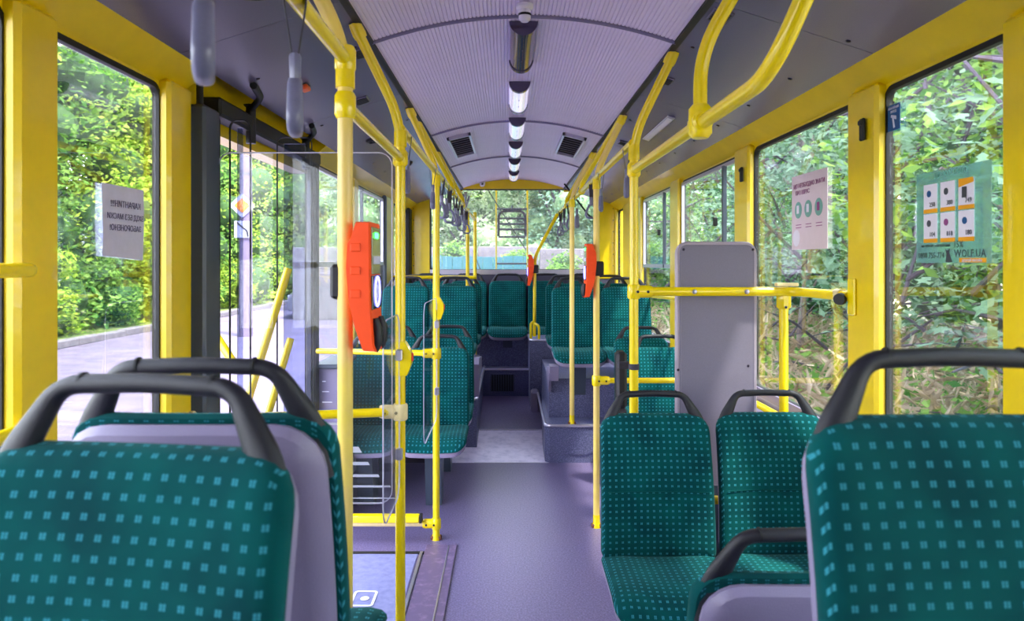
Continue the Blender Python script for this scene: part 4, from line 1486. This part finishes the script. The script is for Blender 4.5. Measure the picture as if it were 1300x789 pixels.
# behind the bus
GB = 'trees behind the rear window'
for k in range(8):
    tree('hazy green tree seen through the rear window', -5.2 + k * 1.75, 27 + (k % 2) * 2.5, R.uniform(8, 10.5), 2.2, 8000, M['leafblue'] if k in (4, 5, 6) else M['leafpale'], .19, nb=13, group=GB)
for k in range(5):
    tree('low shrub in front of the wall behind the bus', -1.5 + k * 1.5, 21.0, R.uniform(1.8, 2.7), 1.0, 2600, M['leafmid'], .12, name='shrub', cat='shrub', nb=6, tr=0, group='shrubs behind the bus')
wl = thing('concrete_wall', 'pale concrete panel wall behind the bus', 'wall', (0, 23, GZ))
p0 = MB().bbox(-.98, .98, -.06, .06, 0, 2.35, .02).build('panel', M['kerb'], wl)
p0.location = (-6, 0, 0)
for k in range(1, 9):
    c = p0.copy(); COL.objects.link(c); c.location = (-6 + k * 2, R.uniform(-.03, .03), R.uniform(-.05, .03))
tf = thing('teal_fence', 'teal board fence seen low through rear window', 'fence', (-1.6, 17.5, GZ))
p0 = MB().bbox(-.12, .12, -.015, .015, 0, 2.02, .004).build('board', M['teal'], tf)
p0.location = (-.9, 0, 0)
for k in range(1, 13):
    c = p0.copy(); COL.objects.link(c); c.location = (-.9 + k * .25, 0, R.uniform(-.02, .02))

# rear ladder on the outside of the bus
t = thing('roof_ladder', 'thin yellow and grey ladder hinged outside the rear window', 'ladder')
YL = 8.32
def L3(px, py):
    return at(px, py, YL)
for px in (630, 669.5):
    MB().tube([L3(px, 236), L3(px, 342)], .010, 8).build('rail', M['pole'], t, True)
for px0, px1, py in ((631, 669, 265.5), (631, 669, 335)):
    MB().tube([L3(px0, py), L3(px1, py)], .011, 8).build('rung', M['rubber'], t, True)
MB().tube(fillet([L3(633, 300), L3(633, 268), L3(667, 268), L3(667, 300)], .09), .015, 8).build('folding_frame', M['rubber'], t, True)
for py in (277.5, 284.5, 291.5, 301):
    MB().tube([L3(633, py), L3(667, py)], .012, 8).build('rung', M['rubber'], t, True)
MB().tube([L3(650, 261), L3(650, 266)], .012, 8).build('pin', M['column'], t)
for a, b, lb in (((616, 236), (668, 318), 'thin dark trolley rope slanting across rear window, upper one'), ((600, 318), (611, 345), 'thin dark rope at lower left of rear window')):
    t = tag(MB().tube([at(*a, 8.215), at(*b, 8.26)], .006, 6).build('rope', M['rubber']), lb, 'rope')

# right: close shaded woodland
GR = 'trees close outside the right windows'
spots = [(4.3, 2.6, 5.5, 1.7), (4.6, 5.4, 6, 1.8), (4.4, 8.3, 6, 1.8), (4.7, 11.3, 6, 2.0), (4.9, 14.6, 7, 2.2), (4.7, 18.5, 7, 2.3),
         (8.3, 4, 8, 2.6), (8.6, 8, 8, 2.6), (8.4, 12, 9, 2.8), (8.6, 17, 9, 2.8), (8.5, 22, 9, 2.8), (11.5, 6.5, 9.5, 2.9), (12, 11, 9.5, 3), (12, 16, 10, 3), (4.8, -1, 6, 2.1), (4.6, -4, 6, 2.2), (14.5, 20, 10, 3.2), (9.5, 28, 9, 3.0)]
for k, (x, y, h, rad) in enumerate(spots):
    near = x < 5
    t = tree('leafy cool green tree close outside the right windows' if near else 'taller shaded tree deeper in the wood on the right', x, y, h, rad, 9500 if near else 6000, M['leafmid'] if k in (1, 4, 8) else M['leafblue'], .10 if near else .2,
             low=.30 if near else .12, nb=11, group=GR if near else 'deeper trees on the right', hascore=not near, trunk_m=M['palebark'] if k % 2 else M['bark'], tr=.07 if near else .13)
# individually built large leaves on the branch nearest to the windows
br = thing('leafy_branch', 'slanting bare branch with large pale leaves outside nearest right window', 'branch')
A, B = Vector((3.6, 5.2, 3.2)), Vector((4.9, 5.9, 1.9))
MB().tube([A + Vector((-.7, -.5, .6)), A, (A + B) / 2 + Vector((.05, 0, .06)), B], [.02, .05, .065, .05], 8).build('stem', M['palebark'], br, True)
lm = MB()
Lp = [(0, 0, 0), (.35, .28, .03), (.5, .16, .02), (.75, .34, .03), (.8, .1, .0), (1.1, 0, -.04)]
vs = Lp + [(p[0], -p[1], p[2]) for p in Lp[1:5]]
lm.v = [(a * .15, b * .15, c * .15) for a, b, c in vs]
lm.f = [(0, 1, 2), (0, 2, 4), (2, 3, 4), (0, 4, 5), (0, 6, 7), (0, 7, 9), (7, 8, 9), (0, 9, 5)]
l0 = lm.build('leaf', M['leafblue'], br)
for k in range(260):
    c = l0 if k == 0 else l0.copy()
    if k:
        COL.objects.link(c)
    u = R.random()
    base = Vector((2.9, 3.4, 2.6)).lerp(Vector((3.6, 7.5, 2.2)), u)
    cl = [(3.0, 4.2, 1.75), (3.1, 4.5, 1.2), (3.1, 5.4, 2.6), (3.2, 6.3, 2.3), (3.3, 6.8, 1.5), (3.0, 4.0, 2.4)][k % 6]
    c.location = Vector(cl) + Vector((R.gauss(0, .2), R.gauss(0, .34), R.gauss(0, .24)))
    c.rotation_euler = (R.uniform(-.5, .5), R.uniform(-.2, .9), R.uniform(0, 2 * PI))
    s = R.uniform(.7, 1.25)
    c.scale = (s, s, s)
# dry stems and undergrowth
us = thing('undergrowth', 'tangle of dry stems and low weeds below the right trees', 'undergrowth')
N = 9000
pts = np.stack([rng.uniform(2.6, 9, N), rng.uniform(1, 22, N), rng.uniform(GZ + .05, .25, N)], 1)
leaves_mesh('dry_stems', pts, .36, M['leafdry'], us, droop=-.6, aspect=.05)
pts = np.stack([rng.uniform(2.6, 7.5, 9000), rng.uniform(2, 22, 9000), rng.uniform(GZ + .05, .1, 9000) + rng.random(9000) ** 3 * .5], 1)
leaves_mesh('weeds', pts, .12, M['leafmid'], us, droop=-.2)
tw = MB()
for k in range(260):
    a = Vector((R.uniform(3.0, 5.6), R.uniform(2.5, 15), R.uniform(.1, 4)))
    d = Vector((R.uniform(-1, 1), R.uniform(-1, 1), R.uniform(-.3, 1.3)))
    tw.tube([a, a + d * .5 + Vector((0, 0, R.uniform(-.1, .1))), a + d * R.uniform(.8, 1.5)], [.022, .014, .005], 5)
tag(tw.build('twigs', M['bark']), 'thin bare dark twigs tangled outside the right windows', 'twigs', kind='stuff')

# ------------------------------------------------------------------ street pole with sign, cars
t = thing('street_pole', 'grey concrete street pole outside the middle door', 'pole', (-6.66, 18, GZ))
MB().tube([(0, 0, 0), (0, 0, 4), (0, 0, 9)], [.17, .15, .11], 12).build('shaft', M['pcon'], t, True)
MB().lathe([(.158, 0), (.158, .04)], (0, 0, 4.1), (0, 0, 1), 14).build('band', M['column'], t)
t = thing('priority_road_sign', 'orange and white priority road sign on the street pole', 'sign', (-6.68, 17.8, 2.95), .45)
def sq(r, y, rr):
    o = rrect(r, r, rr)
    q = math.cos(PI / 4)
    return MB().prism([((a - b) * q, (a + b) * q) for a, b in o], 1, y - .008, y + .008)
sq(.44, 0, .05).build('plate', M['signw'], t)
sq(.27, -.012, .03).build('centre', M['signo'], t)
t = thing('sign_plate', 'white plate with black bend mark below the priority sign', 'sign', (-6.66, 17.8, 2.35), .45)
MB().bbox(-.2, .2, -.008, .008, -.21, .21, .004).build('plate', M['signw'], t)
MB().tube(fillet([(-.14, -.012, .18), (-.02, -.012, .06), (.1, -.012, -.02), (.12, -.012, -.18)], .1), [.02] * 16, 6).build('bend_mark', M['rubber'], t)


def car(label, x, y, rz, m, suv=False):
    t = thing('car', label, 'car', (x, y, GZ), rz)
    H = 1.68 if suv else 1.42
    L, W_ = (4.5, 1.84) if suv else (4.4, 1.76)
    b = .92 if suv else .84
    low = [(-L / 2, .35), (-L / 2 + .05, .62), (-L / 2 + .12, b - .12), (-L / 2 + 1.0, b), (L / 2 - .5, b + .06), (L / 2 - .04, b - .05), (L / 2, .4), (L / 2 - .1, .24), (-L / 2 + .1, .24)]
    up = [(-L / 2 + 1.0, b), (-L / 2 + 1.75, H - .04), (-L / 2 + 2.2, H), (L / 2 - 1.1, H - .02), (L / 2 - (.35 if suv else .7), b + .1)]
    body = MB()
    def sect(poly, w0, w1, zc):
        n = len(poly)
        rows = [(-w1, .0), (-w0, .0), (w0, 0), (w1, 0)]
        for yy, _ in rows:
            k = .95 if abs(yy) == w1 else 1
            body.v.extend([(p[0] * k, yy, zc + (p[1] - zc) * k) for p in poly])
    n = len(low)
    base = 0
    for yy, k in ((-W_ / 2, .96), (-W_ / 2 + .06, 1), (W_ / 2 - .06, 1), (W_ / 2, .96)):
        body.v += [(p[0] * k, yy, .5 + (p[1] - .5) * k) for p in low]
    for i in range(3):
        body.f += [(i * n + j, i * n + (j + 1) % n, (i + 1) * n + (j + 1) % n, (i + 1) * n + j) for j in range(n)]
    body.f += [tuple(range(n)), tuple(3 * n + j for j in range(n))[::-1]]
    body.build('body', m, t, True)
    cab = MB()
    n = len(up)
    for z_in, sgn in ((0, -1), (0, 1)):
        cab.v += [(p[0], sgn * (W_ / 2 - .07 - .16 * (p[1] - b) / (H - b)), p[1]) for p in up]
    cab.f = [tuple(range(n)), tuple(n + j for j in range(n))[::-1]] + [(j, (j + 1) % n, n + (j + 1) % n, n + j) for j in range(n)]
    cab.build('cabin', M['carglass'], t)
    rf = MB().prism([(-L / 2 + 1.72, H - .06), (-L / 2 + 2.2, H + .01), (L / 2 - 1.1, H - .01), (L / 2 - .95, H - .1)], 1, -W_ / 2 + .2, W_ / 2 - .2)
    rf.build('roof_panel', m, t)
    for sx in (-L / 2 + .85, L / 2 - .85):
        for sy in (-1, 1):
            r_ = .36 if suv else .31
            w_ = MB().lathe([(r_ * .6, -.1), (r_, -.09), (r_, .09), (r_ * .6, .1)], (sx, sy * (W_ / 2 - .1), r_), (0, 1, 0), 18).build('wheel', M['tyre'], t, True)
            hb = MB().lathe([(r_ * .62, 0), (r_ * .5, .012), (.05, .02)], (sx, sy * (W_ / 2 - .002), r_), (0, sy, 0), 10).build('hub', M['metal'], w_)
    for sy in (-1, 1):
        MB().bbox(-L / 2 - .0, -L / 2 + .14, sy * (W_ / 2 - .4) - .16, sy * (W_ / 2 - .4) + .16, .62, .76, .03).build('headlight', M['chrome'], t)
        MB().bbox(L / 2 - .1, L / 2 + .0, sy * (W_ / 2 - .3) - .16, sy * (W_ / 2 - .3) + .16, .64, .78, .03).build('tail_light', M['red'], t)
    MB().bbox(-L / 2 - .02, -L / 2 + .05, -.4, .4, .36, .55, .02).build('grille', M['rubber'], t)
    return t


car('white off-road car parked nearest, seen through door glass', -5.3, 24.8, PI + PI + .15, M['whitecar'], True)
car('dark blue car parked behind the white one', -11.3, 42, .1, M['bluecar'])
car('blue car with red tail light left of the street pole', -16.4, 42, .1 + PI * 0, M['bluecar'])
